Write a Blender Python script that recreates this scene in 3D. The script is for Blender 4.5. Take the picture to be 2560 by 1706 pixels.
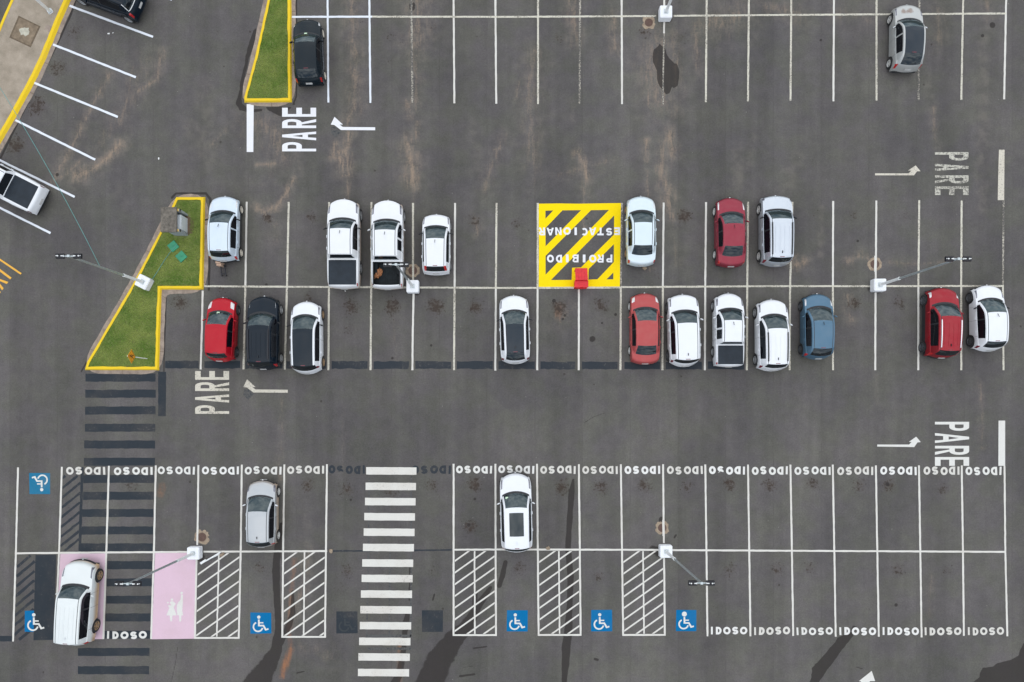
import bpy, bmesh, math, random
import numpy as np
from mathutils import Vector
from mathutils.geometry import tessellate_polygon

# ------------------------------------------------------------------ clearing
for o in list(bpy.data.objects):
    bpy.data.objects.remove(o)
SC = bpy.context.scene
COL = SC.collection
R = math.radians
RNG = random.Random(7)

# ------------------------------------------------------------------ camera (drone looking straight down)
S = 42.0                      # survey scale: plan units per metre
NX, NY = 1264.0, 1022.0       # plan point under the drone
CAM_H = 40.63
cam = bpy.data.cameras.new("camera")
cam.sensor_width = 36.0
cam.lens = 24.0
cam.shift_x = 16.0 / 2560.0
cam.shift_y = 169.0 / 2560.0
cam.clip_end = 1000.0
cam_o = bpy.data.objects.new("camera", cam)
cam_o.location = (0, 0, CAM_H)
COL.objects.link(cam_o)
SC.camera = cam_o

# ------------------------------------------------------------------ sky, sun, exposure (bright overcast)
SUN_EL, SUN_AZ = R(66), R(200)
world = bpy.data.worlds.new("World")
SC.world = world
world.use_nodes = True
wn, wl = world.node_tree.nodes, world.node_tree.links
wn.clear()
w_out = wn.new("ShaderNodeOutputWorld")
w_bg = wn.new("ShaderNodeBackground")
w_bg.inputs["Strength"].default_value = 0.14
w_sky = wn.new("ShaderNodeTexSky")
w_sky.sky_type = 'NISHITA'
w_sky.sun_disc = False
w_sky.sun_elevation = SUN_EL
w_sky.sun_rotation = SUN_AZ
w_sky.dust_density = 2.0
w_tc = wn.new("ShaderNodeTexCoord")
w_no = wn.new("ShaderNodeTexNoise")
w_no.inputs["Scale"].default_value = 6.0
w_no.inputs["Detail"].default_value = 2.5
w_no.inputs["Roughness"].default_value = 0.55
w_rp = wn.new("ShaderNodeValToRGB")
w_rp.color_ramp.elements[0].position = 0.36
w_rp.color_ramp.elements[0].color = (1.9, 2.8, 3.9, 1)
w_rp.color_ramp.elements[1].position = 0.66
w_rp.color_ramp.elements[1].color = (10.2, 10.3, 10.5, 1)
w_mx = wn.new("ShaderNodeMix")
w_mx.data_type = 'RGBA'
w_mx.inputs["Factor"].default_value = 0.86
wl.new(w_tc.outputs["Generated"], w_no.inputs["Vector"])
wl.new(w_no.outputs["Fac"], w_rp.inputs["Fac"])
wl.new(w_sky.outputs["Color"], w_mx.inputs["A"])
wl.new(w_rp.outputs["Color"], w_mx.inputs["B"])
wl.new(w_mx.outputs["Result"], w_bg.inputs["Color"])
wl.new(w_bg.outputs["Background"], w_out.inputs["Surface"])

sun = bpy.data.lights.new("sun", 'SUN')
sun.energy = 1.25
sun.angle = R(120)
sun.color = (1.0, 0.965, 0.91)
sun_o = bpy.data.objects.new("sun", sun)
sun_o.rotation_euler = (math.pi / 2 - SUN_EL, 0, math.pi - SUN_AZ + R(180))
sun_o.location = (0, 0, 60)
COL.objects.link(sun_o)

SC.view_settings.view_transform = 'Standard'
SC.view_settings.look = 'None'
SC.view_settings.gamma = 1.0
SC.view_settings.use_curve_mapping = False
SC.view_settings.exposure = 0.12


# ------------------------------------------------------------------ small helpers
def X(px): return (px - NX) / S
def Y(py): return (NY - py) / S
def P(p): return (X(p[0]), Y(p[1]))


def tag(o, label=None, cat=None, group=None, kind=None):
    if label: o["label"] = label
    if cat: o["category"] = cat
    if group: o["group"] = group
    if kind: o["kind"] = kind
    return o


def mesh_obj(name, verts, faces, mats, parent=None, smooth=False, idx=None, sharp=None):
    me = bpy.data.meshes.new(name)
    me.from_pydata(verts, [], faces)
    if not isinstance(mats, (list, tuple)):
        mats = [mats]
    for m in mats:
        me.materials.append(m)
    if idx is not None:
        me.polygons.foreach_set("material_index", idx)
    if smooth:
        me.polygons.foreach_set("use_smooth", [True] * len(me.polygons))
        if sharp:
            me.set_sharp_from_angle(angle=R(sharp))
    me.update()
    o = bpy.data.objects.new(name, me)
    COL.objects.link(o)
    if parent is not None:
        o.parent = parent
    return o


def empty(name, loc, rz=0.0):
    o = bpy.data.objects.new(name, None)
    o.empty_display_size = 0.3
    o.location = loc
    o.rotation_euler = (0, 0, rz)
    COL.objects.link(o)
    return o


class MB:
    """collects simple shapes into one mesh"""
    def __init__(self):
        self.v, self.f, self.i = [], [], []

    def add(self, vs, fs, mi=0):
        b = len(self.v)
        self.v += [tuple(p) for p in vs]
        for f in fs:
            self.f.append(tuple(b + k for k in f))
            self.i.append(mi)

    def box(self, c, d, rz=0.0, mi=0, bev=0.0, tilt=None):
        bm = bmesh.new()
        bmesh.ops.create_cube(bm, size=1.0)
        for v in bm.verts:
            v.co.x *= d[0]; v.co.y *= d[1]; v.co.z *= d[2]
        if bev > 0:
            bmesh.ops.bevel(bm, geom=list(bm.edges), offset=bev, segments=2, affect='EDGES')
        ca, sa = math.cos(rz), math.sin(rz)
        for v in bm.verts:
            x, y, z = v.co
            if tilt:
                ct, st = math.cos(tilt), math.sin(tilt)
                y, z = y * ct - z * st, y * st + z * ct
            v.co = (c[0] + x * ca - y * sa, c[1] + x * sa + y * ca, c[2] + z)
        bm.verts.index_update()
        self.add([v.co[:] for v in bm.verts], [[v.index for v in f.verts] for f in bm.faces], mi)
        bm.free()
        return self

    def tube(self, pts, r, n=10, mi=0, r2=None, cap=True):
        pts = [Vector(p) for p in pts]
        vs, fs = [], []
        for k, p in enumerate(pts):
            t = (pts[min(k + 1, len(pts) - 1)] - pts[max(k - 1, 0)]).normalized()
            a = Vector((0, 0, 1)) if abs(t.z) < 0.9 else Vector((1, 0, 0))
            u = t.cross(a).normalized(); w = t.cross(u).normalized()
            rr = r if r2 is None else r + (r2 - r) * k / (len(pts) - 1)
            for q in range(n):
                an = 2 * math.pi * q / n
                vs.append(p + u * (rr * math.cos(an)) + w * (rr * math.sin(an)))
        for k in range(len(pts) - 1):
            for q in range(n):
                a, b = k * n + q, k * n + (q + 1) % n
                fs.append((a, b, b + n, a + n))
        if cap:
            fs.append(tuple(range(n))[::-1])
            fs.append(tuple(range((len(pts) - 1) * n, len(pts) * n)))
        self.add(vs, fs, mi)
        return self

    def lathe_x(self, prof, x_sign=1, n=22, mi=0):
        """prof: (x, r) pairs spun round the x axis"""
        vs, fs = [], []
        for (x, r) in prof:
            for q in range(n):
                a = 2 * math.pi * q / n
                vs.append((x * x_sign, r * math.cos(a), r * math.sin(a)))
        for k in range(len(prof) - 1):
            for q in range(n):
                a, b = k * n + q, k * n + (q + 1) % n
                fs.append((a, b, b + n, a + n))
        self.add(vs, fs, mi)
        return self

    def build(self, name, mats, parent=None, smooth=False, sharp=35):
        return mesh_obj(name, self.v, self.f, mats, parent, smooth, self.i, sharp)


# ------------------------------------------------------------------ materials
def nmat(name):
    m = bpy.data.materials.new(name)
    m.use_nodes = True
    nt = m.node_tree
    return m, nt.nodes, nt.links, nt.nodes["Principled BSDF"]


def noise(n, l, scale, detail=4.0, rough=0.55, vec=None, dim='3D'):
    t = n.new("ShaderNodeTexNoise")
    t.inputs["Scale"].default_value = scale
    t.inputs["Detail"].default_value = detail
    t.inputs["Roughness"].default_value = rough
    if vec is not None:
        l.new(vec, t.inputs["Vector"])
    return t.outputs["Fac"]


def ramp(n, l, fac, p0, c0, p1, c1):
    r = n.new("ShaderNodeValToRGB")
    e = r.color_ramp.elements
    e[0].position, e[1].position = p0, p1
    e[0].color = (*c0, 1) if len(c0) == 3 else c0
    e[1].color = (*c1, 1) if len(c1) == 3 else c1
    l.new(fac, r.inputs["Fac"])
    return r.outputs["Color"]


def framp(n, l, fac, lo, hi, a=0.0, b=1.0):
    r = n.new("ShaderNodeMapRange")
    r.interpolation_type = 'SMOOTHSTEP'
    r.inputs["From Min"].default_value = lo
    r.inputs["From Max"].default_value = hi
    r.inputs["To Min"].default_value = a
    r.inputs["To Max"].default_value = b
    l.new(fac, r.inputs["Value"])
    return r.outputs["Result"]


def mix(n, l, fac, a, b, mode='MIX'):
    m = n.new("ShaderNodeMix")
    m.data_type = 'RGBA'
    m.blend_type = mode
    for sock, val in (("Factor", fac), ("A", a), ("B", b)):
        s = m.inputs[sock]
        if hasattr(val, "is_linked") or hasattr(val, "links"):
            l.new(val, s)
        elif sock == "Factor":
            s.default_value = val
        else:
            s.default_value = (*val, 1) if len(val) == 3 else val
    return m.outputs["Result"]


def math_(n, l, op, a, b=None, c=None):
    m = n.new("ShaderNodeMath")
    m.operation = op
    for k, v in enumerate((a, b, c)):
        if v is None:
            continue
        if hasattr(v, "links"):
            l.new(v, m.inputs[k])
        else:
            m.inputs[k].default_value = v
    return m.outputs[0]


def world_pos(n):
    return n.new("ShaderNodeNewGeometry").outputs["Position"]


def bump(n, l, bsdf, h, strength=0.3, dist=0.01):
    b = n.new("ShaderNodeBump")
    b.inputs["Strength"].default_value = strength
    b.inputs["Distance"].default_value = dist
    l.new(h, b.inputs["Height"])
    l.new(b.outputs["Normal"], bsdf.inputs["Normal"])


def simple(name, rgb, rough=0.5, metallic=0.0, coat=0.0, vary=0.12, scale=6.0, spec=0.5):
    """plain surface with a little procedural variation"""
    m, n, l, b = nmat(name)
    tc = n.new("ShaderNodeTexCoord").outputs["Object"]
    f = noise(n, l, scale, 4, 0.6, tc)
    c = ramp(n, l, f, 0.3, tuple(max(0, v * (1 - vary)) for v in rgb), 0.7, tuple(min(1, v * (1 + vary)) for v in rgb))
    l.new(c, b.inputs["Base Color"])
    b.inputs["Roughness"].default_value = rough
    b.inputs["Metallic"].default_value = metallic
    b.inputs["Coat Weight"].default_value = coat
    b.inputs["Coat Roughness"].default_value = 0.04
    b.inputs["Specular IOR Level"].default_value = spec
    return m


ASPHALT = (0.112, 0.107, 0.100)


def road_paint(name, rgb, wear=0.25, scale=14.0, dirt=0.25, under=ASPHALT):
    """painted marking: worn through to the asphalt where noise is high, dusty in patches"""
    m, n, l, b = nmat(name)
    pos = world_pos(n)
    f1 = noise(n, l, scale, 8, 0.75, pos)
    f2 = noise(n, l, 0.55, 4, 0.6, pos)
    f3 = noise(n, l, 60.0, 3, 0.6, pos)
    fade = math_(n, l, 'ADD', math_(n, l, 'MULTIPLY', f1, 0.75), math_(n, l, 'MULTIPLY', f2, 0.25))
    thr = 0.70 - 0.32 * wear
    mask = framp(n, l, fade, thr - 0.03, thr + 0.06, 0, min(1.0, 0.35 + wear * 0.9))
    clay = (0.34, 0.25, 0.18)
    dm = framp(n, l, f2, 0.42, 0.72, 0, dirt)
    c = mix(n, l, dm, rgb, tuple(0.55 * a + 0.45 * q for a, q in zip(rgb, clay)))
    g = framp(n, l, f3, 0.3, 0.7, 0.90, 1.04)
    c = mix(n, l, 1.0, c, g, 'MULTIPLY')
    c = mix(n, l, mask, c, under)
    l.new(c, b.inputs["Base Color"])
    b.inputs["Roughness"].default_value = 0.8
    b.inputs["Specular IOR Level"].default_value = 0.08
    return m


def concrete(name, a, b2, scale=3.0):
    m, n, l, b = nmat(name)
    pos = world_pos(n)
    f = noise(n, l, scale, 8, 0.65, pos)
    f2 = noise(n, l, 40, 4, 0.7, pos)
    c = ramp(n, l, f, 0.32, a, 0.68, b2)
    c = mix(n, l, 1.0, c, framp(n, l, f2, 0.25, 0.75, 0.82, 1.15), 'MULTIPLY')
    l.new(c, b.inputs["Base Color"])
    b.inputs["Roughness"].default_value = 0.9
    bump(n, l, b, f2, 0.35, 0.01)
    return m


def car_paint(name, rgb, metallic=0.0, rough=0.35, dust=0.12, mud=0.0, coat=0.7, spec=0.4, spots=()):
    m, n, l, b = nmat(name)
    tc = n.new("ShaderNodeTexCoord").outputs["Object"]
    sep = n.new("ShaderNodeSeparateXYZ")
    l.new(tc, sep.inputs[0])
    f = noise(n, l, 2.2, 5, 0.6, tc)
    fm = framp(n, l, f, 0.35, 0.75, 0, dust)
    c = mix(n, l, fm, rgb, tuple(0.6 * a + 0.4 * q for a, q in zip(rgb, (0.42, 0.37, 0.31))))
    for (sx_, sy_, sr_) in spots:      # rusty sun-burnt stains on the panel
        d2 = math_(n, l, 'ADD', math_(n, l, 'POWER', math_(n, l, 'SUBTRACT', sep.outputs["X"], sx_), 2), math_(n, l, 'POWER', math_(n, l, 'SUBTRACT', sep.outputs["Y"], sy_), 2))
        d_ = math_(n, l, 'ADD', math_(n, l, 'SQRT', d2), math_(n, l, 'MULTIPLY', math_(n, l, 'SUBTRACT', noise(n, l, 7, 3, .6, tc), .5), .25))
        c = mix(n, l, framp(n, l, d_, sr_ * .35, sr_, .72, 0), c, (0.20, 0.125, 0.09))
    if mud > 0:
        z = framp(n, l, math_(n, l, 'ADD', sep.outputs["Z"], math_(n, l, 'MULTIPLY', f, 0.25)), 0.62, 1.05, mud, 0.0)
        c = mix(n, l, z, c, (0.50, 0.33, 0.19))
    l.new(c, b.inputs["Base Color"])
    b.inputs["Metallic"].default_value = metallic
    b.inputs["Roughness"].default_value = rough
    b.inputs["Coat Weight"].default_value = coat
    b.inputs["Coat Roughness"].default_value = 0.05
    b.inputs["Specular IOR Level"].default_value = spec
    return m


def car_glass(name, tint=0.30, base=(0.022, 0.038, 0.042), ior=1.75):
    m = bpy.data.materials.new(name)
    m.use_nodes = True
    n, l = m.node_tree.nodes, m.node_tree.links
    n.clear()
    out = n.new("ShaderNodeOutputMaterial")
    fr = n.new("ShaderNodeFresnel")
    fr.inputs["IOR"].default_value = ior
    gl = n.new("ShaderNodeBsdfGlossy")
    gl.inputs["Roughness"].default_value = 0.03
    gl.inputs["Color"].default_value = (0.86, 0.97, 1.0, 1)
    df = n.new("ShaderNodeBsdfDiffuse")
    df.inputs["Color"].default_value = (*base, 1)
    tr = n.new("ShaderNodeBsdfTransparent")
    tr.inputs["Color"].default_value = (0.62, 0.74, 0.72, 1)
    m1 = n.new("ShaderNodeMixShader")
    m1.inputs[0].default_value = tint
    l.new(df.outputs[0], m1.inputs[1])
    l.new(tr.outputs[0], m1.inputs[2])
    m2 = n.new("ShaderNodeMixShader")
    l.new(fr.outputs[0], m2.inputs[0])
    l.new(m1.outputs[0], m2.inputs[1])
    l.new(gl.outputs[0], m2.inputs[2])
    l.new(m2.outputs[0], out.inputs["Surface"])
    return m


M = {}
WHITE = (0.66, 0.64, 0.59)
M['line'] = road_paint("white_line_paint", WHITE, 0.22, 16, 0.35)
M['line_old'] = road_paint("old_white_line_paint", (0.60, 0.57, 0.48), 0.52, 14, 0.45)
M['line_faded'] = road_paint("faded_white_line_paint", (0.48, 0.44, 0.37), 0.72, 12, 0.7)
M['line_new'] = road_paint("fresh_white_line_paint", (0.72, 0.75, 0.80), 0.06, 16, 0.08)
M['letter'] = road_paint("white_lettering_paint", (0.67, 0.66, 0.62), 0.22, 18, 0.2)
M['letter_b'] = road_paint("dusty_white_lettering_paint", (0.62, 0.60, 0.55), 0.34, 13, 0.35)
M['letter_c'] = road_paint("bright_white_lettering_paint", (0.71, 0.70, 0.67), 0.12, 15, 0.1)
M['letter_new'] = road_paint("fresh_white_lettering_paint", (0.76, 0.76, 0.78), 0.06, 18, 0.05)
M['letter_old'] = road_paint("worn_cream_lettering_paint", (0.60, 0.56, 0.47), 0.46, 10, 0.3)
M['letter_worn'] = road_paint("badly_worn_lettering_paint", (0.52, 0.50, 0.43), 0.60, 9, 0.3)
M['zebra'] = road_paint("zebra_paint", (0.65, 0.63, 0.58), 0.32, 9, 0.4)
M['yellow'] = road_paint("yellow_road_paint", (0.90, 0.655, 0.006), 0.14, 11, 0.03)
M['orange'] = road_paint("orange_taxi_paint", (0.78, 0.42, 0.07), 0.18, 12, 0.1)
M['blue'] = road_paint("blue_panel_paint", (0.002, 0.140, 0.335), 0.20, 8, 0.10)
M['blue_old'] = road_paint("stained_blue_panel_paint", (0.020, 0.16, 0.28), 0.34, 6, 0.3)
M['pink'] = road_paint("pink_bay_paint", (0.65, 0.47, 0.55), 0.16, 5, 0.28)
M['black'] = road_paint("black_cover_paint", (0.032, 0.039, 0.047), 0.36, 7, 0.14)
M['black_thin'] = road_paint("thin_black_cover_paint", (0.036, 0.042, 0.050), 0.40, 6, 0.10)
M['ghost'] = road_paint("ghost_of_old_marking", (0.10, 0.10, 0.098), 0.6, 9, 0.3, (0.045, 0.05, 0.055))
M['ghost_faint'] = road_paint("faint_ghost_of_symbol", (0.047, 0.053, 0.058), 0.5, 9, 0.1, (0.035, 0.041, 0.048))
M['kerb'] = road_paint("yellow_kerb_paint", (0.80, 0.55, 0.030), 0.30, 6, 0.16, (0.36, 0.30, 0.25))
M['gutter'] = concrete("gutter_concrete", (0.20, 0.155, 0.125), (0.37, 0.30, 0.245), 2.2)
M['walk'] = concrete("pavement_concrete", (0.23, 0.19, 0.14), (0.40, 0.335, 0.265), 1.1)
M['slab'] = concrete("weathered_roof_concrete", (0.065, 0.058, 0.048), (0.20, 0.175, 0.145), 4.0)
M['white_block'] = simple("white_painted_concrete", (0.80, 0.81, 0.83), 0.7, vary=0.05, scale=3)
M['galv'] = simple("galvanised_steel", (0.50, 0.55, 0.56), 0.42, 0.65, vary=0.15, scale=4)
M['pole_white'] = simple("white_pole_paint", (0.76, 0.77, 0.76), 0.5, vary=0.05)
M['black_plastic'] = simple("black_plastic", (0.014, 0.015, 0.018), 0.55)
M['black_metal'] = simple("black_metal", (0.012, 0.012, 0.017), 0.4)
M['rubber'] = simple("tyre_rubber", (0.020, 0.020, 0.021), 0.8)
M['chrome'] = simple("bright_metal", (0.75, 0.76, 0.78), 0.18, 0.9, vary=0.04)
M['rim'] = simple("alloy_rim", (0.42, 0.43, 0.44), 0.35, 0.55, vary=0.08)
M['rim_light'] = simple("bright_rim", (0.66, 0.65, 0.62), 0.4, 0.3, vary=0.06)
M['rim_dark'] = simple("dark_rim", (0.10, 0.105, 0.115), 0.4, 0.4, vary=0.1)
M['rim_dust'] = simple("dusty_rim", (0.34, 0.22, 0.12), 0.6, 0.2, vary=0.2)
M['cream_wheel'] = simple("cream_wheel", (0.66, 0.60, 0.50), 0.6, vary=0.1)
M['glass'] = car_glass("windscreen_glass", 0.34)
M['glass_dark'] = car_glass("tinted_side_glass", 0.08, (0.006, 0.006, 0.009), 1.45)
M['glass_rear'] = car_glass("tinted_rear_glass", 0.10, (0.010, 0.012, 0.015), 1.6)
M['head_glass'] = simple("headlight_glass", (0.62, 0.62, 0.62), 0.10, 0.1, 0.6, vary=0.2, scale=12)
M['head_dark'] = simple("smoked_headlight_glass", (0.16, 0.16, 0.19), 0.08, 0.1, 0.6, vary=0.4, scale=14)
M['tail'] = simple("red_tail_lamp", (0.42, 0.012, 0.014), 0.15, 0.0, 0.8, vary=0.3, scale=14)
M['tail_dark'] = simple("dark_red_tail_lamp", (0.16, 0.008, 0.022), 0.15, 0.0, 0.8, vary=0.3, scale=14)
M['plate'] = simple("pale_number_plate", (0.44, 0.44, 0.43), 0.6)
M['seat'] = simple("dark_seat_cloth", (0.055, 0.055, 0.058), 0.9)
M['dash'] = simple("grey_dashboard", (0.085, 0.085, 0.082), 0.7)
M['tonneau'] = simple("dark_tonneau_vinyl", (0.017, 0.024, 0.033), 0.5, vary=0.2, scale=2.5, spec=.25)
M['liner'] = simple("bed_liner", (0.010, 0.014, 0.017), 0.6, vary=0.4, scale=5, spec=.2)
M['red_box'] = simple("red_painted_steel", (0.62, 0.012, 0.020), 0.45, vary=0.15, scale=5)
M['green_lid'] = simple("green_plastic_lid", (0.028, 0.24, 0.125), 0.6, vary=0.15, scale=5)
M['grey_wall'] = simple("pale_grey_wall_paint", (0.30, 0.33, 0.34), 0.8, vary=0.15, scale=4)
M['cabinet'] = simple("light_grey_cabinet", (0.60, 0.64, 0.66), 0.5, vary=0.04)
M['kiosk_yellow'] = simple("yellow_band", (0.80, 0.50, 0.02), 0.6)
M['sign_face'] = simple("amber_sign_face", (0.78, 0.33, 0.015), 0.4, vary=0.08)
M['rust_lid'] = simple("rusty_manhole_lid", (0.105, 0.062, 0.048), 0.85, vary=0.3, scale=14)
M['lid_ring'] = concrete("sandy_collar_concrete", (0.21, 0.155, 0.11), (0.38, 0.30, 0.215), 5.0)
M['cable'] = simple("teal_cable", (0.10, 0.30, 0.28), 0.5)
M['cardboard'] = simple("tan_block", (0.52, 0.36, 0.26), 0.8)
M['sacking'] = simple("brown_sacking", (0.36, 0.15, 0.065), 0.9, vary=0.4, scale=12)
M['paper'] = simple("white_paper", (0.80, 0.80, 0.78), 0.8)
M['soil'] = simple("bare_soil", (0.13, 0.09, 0.055), 0.95, vary=0.3, scale=8)
M['sunshade'] = simple("pale_blue_sunshade", (0.20, 0.46, 0.55), 0.4)
M['sticker'] = simple("pale_green_sticker", (0.55, 0.72, 0.52), 0.6)


# ------------------------------------------------------------------ ground with stains painted where the water, clay and oil lie
def axis(a, b, step, far):
    core = np.arange(a, b + step * 0.5, step)
    out, d, lo, hi = [], step, a, b
    L_, H_ = [], []
    while hi < far:
        d *= 1.35
        lo -= d; hi += d
        L_.append(lo); H_.append(hi)
    return np.concatenate([np.array(L_[::-1]), core, np.array(H_)])


STEP = 0.062
gx = axis(-32.0, 32.6, STEP, 400)
gy = axis(-18.0, 26.0, STEP, 400)
GX, GY = np.meshgrid(gx, gy)                 # rows = y
PX, PY = GX * S + NX, NY - GY * S            # plan units
nprng = np.random.default_rng(11)


def vnoise(scale, seed):
    """smooth value noise over the plan, scale in plan units"""
    r = np.random.default_rng(seed)
    tab = r.random((256, 256))
    u, v = PX / scale + 1000, PY / scale + 1000
    iu, iv = np.floor(u).astype(int), np.floor(v).astype(int)
    fu, fv = u - iu, v - iv
    fu, fv = fu * fu * (3 - 2 * fu), fv * fv * (3 - 2 * fv)
    a, b = tab[iv % 256, iu % 256], tab[iv % 256, (iu + 1) % 256]
    c, d = tab[(iv + 1) % 256, iu % 256], tab[(iv + 1) % 256, (iu + 1) % 256]
    return (a * (1 - fu) + b * fu) * (1 - fv) + (c * (1 - fu) + d * fu) * fv


N1 = vnoise(26, 1) + 0.5 * vnoise(11, 2) + 0.25 * vnoise(5, 3)
N1 = N1 / 1.75 - 0.5
N2 = vnoise(16, 4) + 0.5 * vnoise(7, 5) + 0.25 * vnoise(3.4, 6)
N2 = N2 / 1.75 - 0.5
FIELDS = {k: np.zeros_like(PX) for k in ("clay", "rust", "wet", "oil", "pale")}


def stroke(field, pts, w, k=1.0, rag=0.5):
    """pts: (px,py) or (px,py,w); soft stroke, ragged by noise"""
    F = FIELDS[field]
    pts = [(p[0], p[1], p[2] if len(p) > 2 else w) for p in pts]
    if len(pts) == 1:
        pts = pts * 2
    mw = max(p[2] for p in pts) * 2.2 + 6
    x0, x1 = min(p[0] for p in pts) - mw, max(p[0] for p in pts) + mw
    y0, y1 = min(p[1] for p in pts) - mw, max(p[1] for p in pts) + mw
    c0, c1 = np.searchsorted(gx, [X(x0), X(x1)])
    r0, r1 = np.searchsorted(gy, [Y(y1), Y(y0)])
    if c1 <= c0 or r1 <= r0:
        return
    px, py = PX[r0:r1, c0:c1], PY[r0:r1, c0:c1]
    best = np.full(px.shape, 9.0)
    for a, b in zip(pts[:-1], pts[1:]):
        dx, dy = b[0] - a[0], b[1] - a[1]
        t = np.clip(((px - a[0]) * dx + (py - a[1]) * dy) / max(dx * dx + dy * dy, 1e-6), 0, 1)
        d = np.hypot(px - a[0] - t * dx, py - a[1] - t * dy)
        ww = a[2] + (b[2] - a[2]) * t
        best = np.minimum(best, d / ww)
    best = best + rag * (N1[r0:r1, c0:c1] * 1.2 + N2[r0:r1, c0:c1] * 0.8)
    val = np.clip(1.25 - best * 0.75, 0, 1) * k
    F[r0:r1, c0:c1] = np.maximum(F[r0:r1, c0:c1], val)


def blob(field, poly, k=1.0, soft=3.0):
    F = FIELDS[field]
    xs, ys = [p[0] for p in poly], [p[1] for p in poly]
    c0, c1 = np.searchsorted(gx, [X(min(xs) - 12), X(max(xs) + 12)])
    r0, r1 = np.searchsorted(gy, [Y(max(ys) + 12), Y(min(ys) - 12)])
    px = PX[r0:r1, c0:c1] + N2[r0:r1, c0:c1] * 6
    py = PY[r0:r1, c0:c1] + N1[r0:r1, c0:c1] * 6
    ins = np.zeros(px.shape, bool)
    dist = np.full(px.shape, 1e9)
    for (ax, ay), (bx, by) in zip(poly, poly[1:] + poly[:1]):
        cond = ((ay > py) != (by > py)) & (px < (bx - ax) * (py - ay) / (by - ay + 1e-9) + ax)
        ins ^= cond
        dx, dy = bx - ax, by - ay
        t = np.clip(((px - ax) * dx + (py - ay) * dy) / max(dx * dx + dy * dy, 1e-6), 0, 1)
        dist = np.minimum(dist, np.hypot(px - ax - t * dx, py - ay - t * dy))
    sd = np.where(ins, dist, -dist)
    val = np.clip(0.5 + sd / (2 * soft), 0, 1) * k
    F[r0:r1, c0:c1] = np.maximum(F[r0:r1, c0:c1], val)


# clay washed over the asphalt
for pts, w, k in [
    ([(405, 130), (392, 200), (345, 228)], 7, .55), ([(275, 185), (240, 245), (205, 320), (150, 420), (125, 460)], 8, .55),
    ([(330, 170), (318, 260), (300, 300)], 8, .4), ([(300, 360), (262, 402), (230, 425), (192, 442)], 10, .85),
    ([(215, 390), (160, 440), (125, 455)], 6, .5), ([(370, 150), (340, 230), (250, 370)], 26, .28),
    ([(880, -40), (882, 100), (890, 180), (885, 260), (872, 300)], 14, .5), ([(872, 335), (866, 375), (846, 382)], 8, .7),
    ([(838, 360), (834, 392), (852, 396), (862, 440)], 6, .75), ([(862, 400), (858, 440), (872, 440), (868, 385)], 9, .6), ([(866, 440), (870, 496)], 5, .5),
    ([(1040, -40), (1044, 60), (1042, 110)], 24, .5), ([(1032, 60), (1038, 160), (1044, 270)], 13, .35), ([(1022, 258), (1026, 292)], 7, .65),
    ([(1044, 305), (1040, 345)], 5, .5), ([(1020, 362), (1025, 400), (1032, 460)], 13, .75), ([(1032, 460), (1036, 510)], 8, .35),
    ([(1334, 130), (1322, 240), (1332, 420)], 18, .38), ([(1299, 200), (1292, 245)], 4, .5), ([(1428, -10), (1440, 100)], 14, .48),
    ([(1532, 30), (1538, 120)], 10, .5), ([(1650, 110), (1632, 160), (1655, 255)], 30, .48), ([(1685, 110), (1690, 200)], 12, .45),
    ([(1614, 180), (1620, 230), (1622, 270)], 4, .5), ([(1616, 350), (1617, 400)], 5, .65), ([(1617, 430), (1620, 490)], 5, .5),
    ([(1676, 325), (1680, 360), (1678, 390)], 9, .75), ([(1656, 375), (1652, 430), (1668, 480), (1678, 545)], 12, .6), ([(1682, 560), (1690, 660)], 10, .3),
    ([(1445, 382), (1462, 415), (1468, 450)], 7, .75), ([(1400, 435), (1460, 420), (1530, 400)], 12, .35), ([(1462, 450), (1458, 590)], 9, .42),
    ([(1760, 60), (1845, 45)], 26, .45), ([(1738, 60), (1744, 170)], 10, .45), ([(1920, 15), (1995, 35)], 18, .42), ([(2090, 30), (2170, 50)], 22, .3),
    ([(2342, -20), (2350, 110)], 16, .35), ([(2465, -20), (2474, 40)], 10, .4), ([(640, 413), (690, 409)], 4, .8), ([(640, 519), (664, 533), (682, 518)], 6, .75),
    ([(688, 522), (716, 482), (734, 450)], 6, .8), ([(650, 300), (690, 340), (700, 395)], 34, .42), ([(690, 560), (690, 600)], 14, .3),
    ([(1210, 480), (1225, 420), (1262, 340)], 12, .38), ([(1235, 375), (1250, 372)], 5, .6), ([(1190, 545), (1195, 590)], 8, .4),
    ([(2120, 654), (2150, 640), (2184, 656)], 8, .55), ([(2212, 655), (2290, 662), (2360, 655)], 6, .35), ([(1985, 664), (2012, 655)], 8, .7), ([(1992, 640), (1978, 652)], 6, .5),
    ([(770, 1380), (750, 1480), (730, 1540)], 14, .45), ([(700, 1150), (690, 1290), (688, 1370)], 12, .32), ([(2118, 740), (2128, 800)], 10, .4),
    ([(1432, 770), (1398, 800)], 16, .35), ([(985, 800), (990, 900)], 8, .25), ([(820, 1640), (760, 1620)], 26, .25),
    ([(860, 1010), (855, 1180)], 10, .18), ([(705, 1000), (702, 1160)], 6, .3), ([(2333, 270), (2338, 350)], 6, .45),
    ([(1612, 660), (1622, 672)], 7, .75), ([(2452, 960), (2453, 1040), (2456, 1120)], 6, .38), ([(2330, 1440), (2322, 1540)], 5, .3),
    ([(1615, 130), (1612, 200)], 6, .35), ([(1345, 330), (1330, 470)], 14, .25), ([(560, 330), (528, 365)], 8, .35),
]:
    stroke("clay", pts, w * 1.8, k * .58, 0.9)
    stroke("pale", pts, w * 2.8, k * .62, 0.9)
    stroke("clay", pts, w * .62, k * .95, 1.15)
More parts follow.
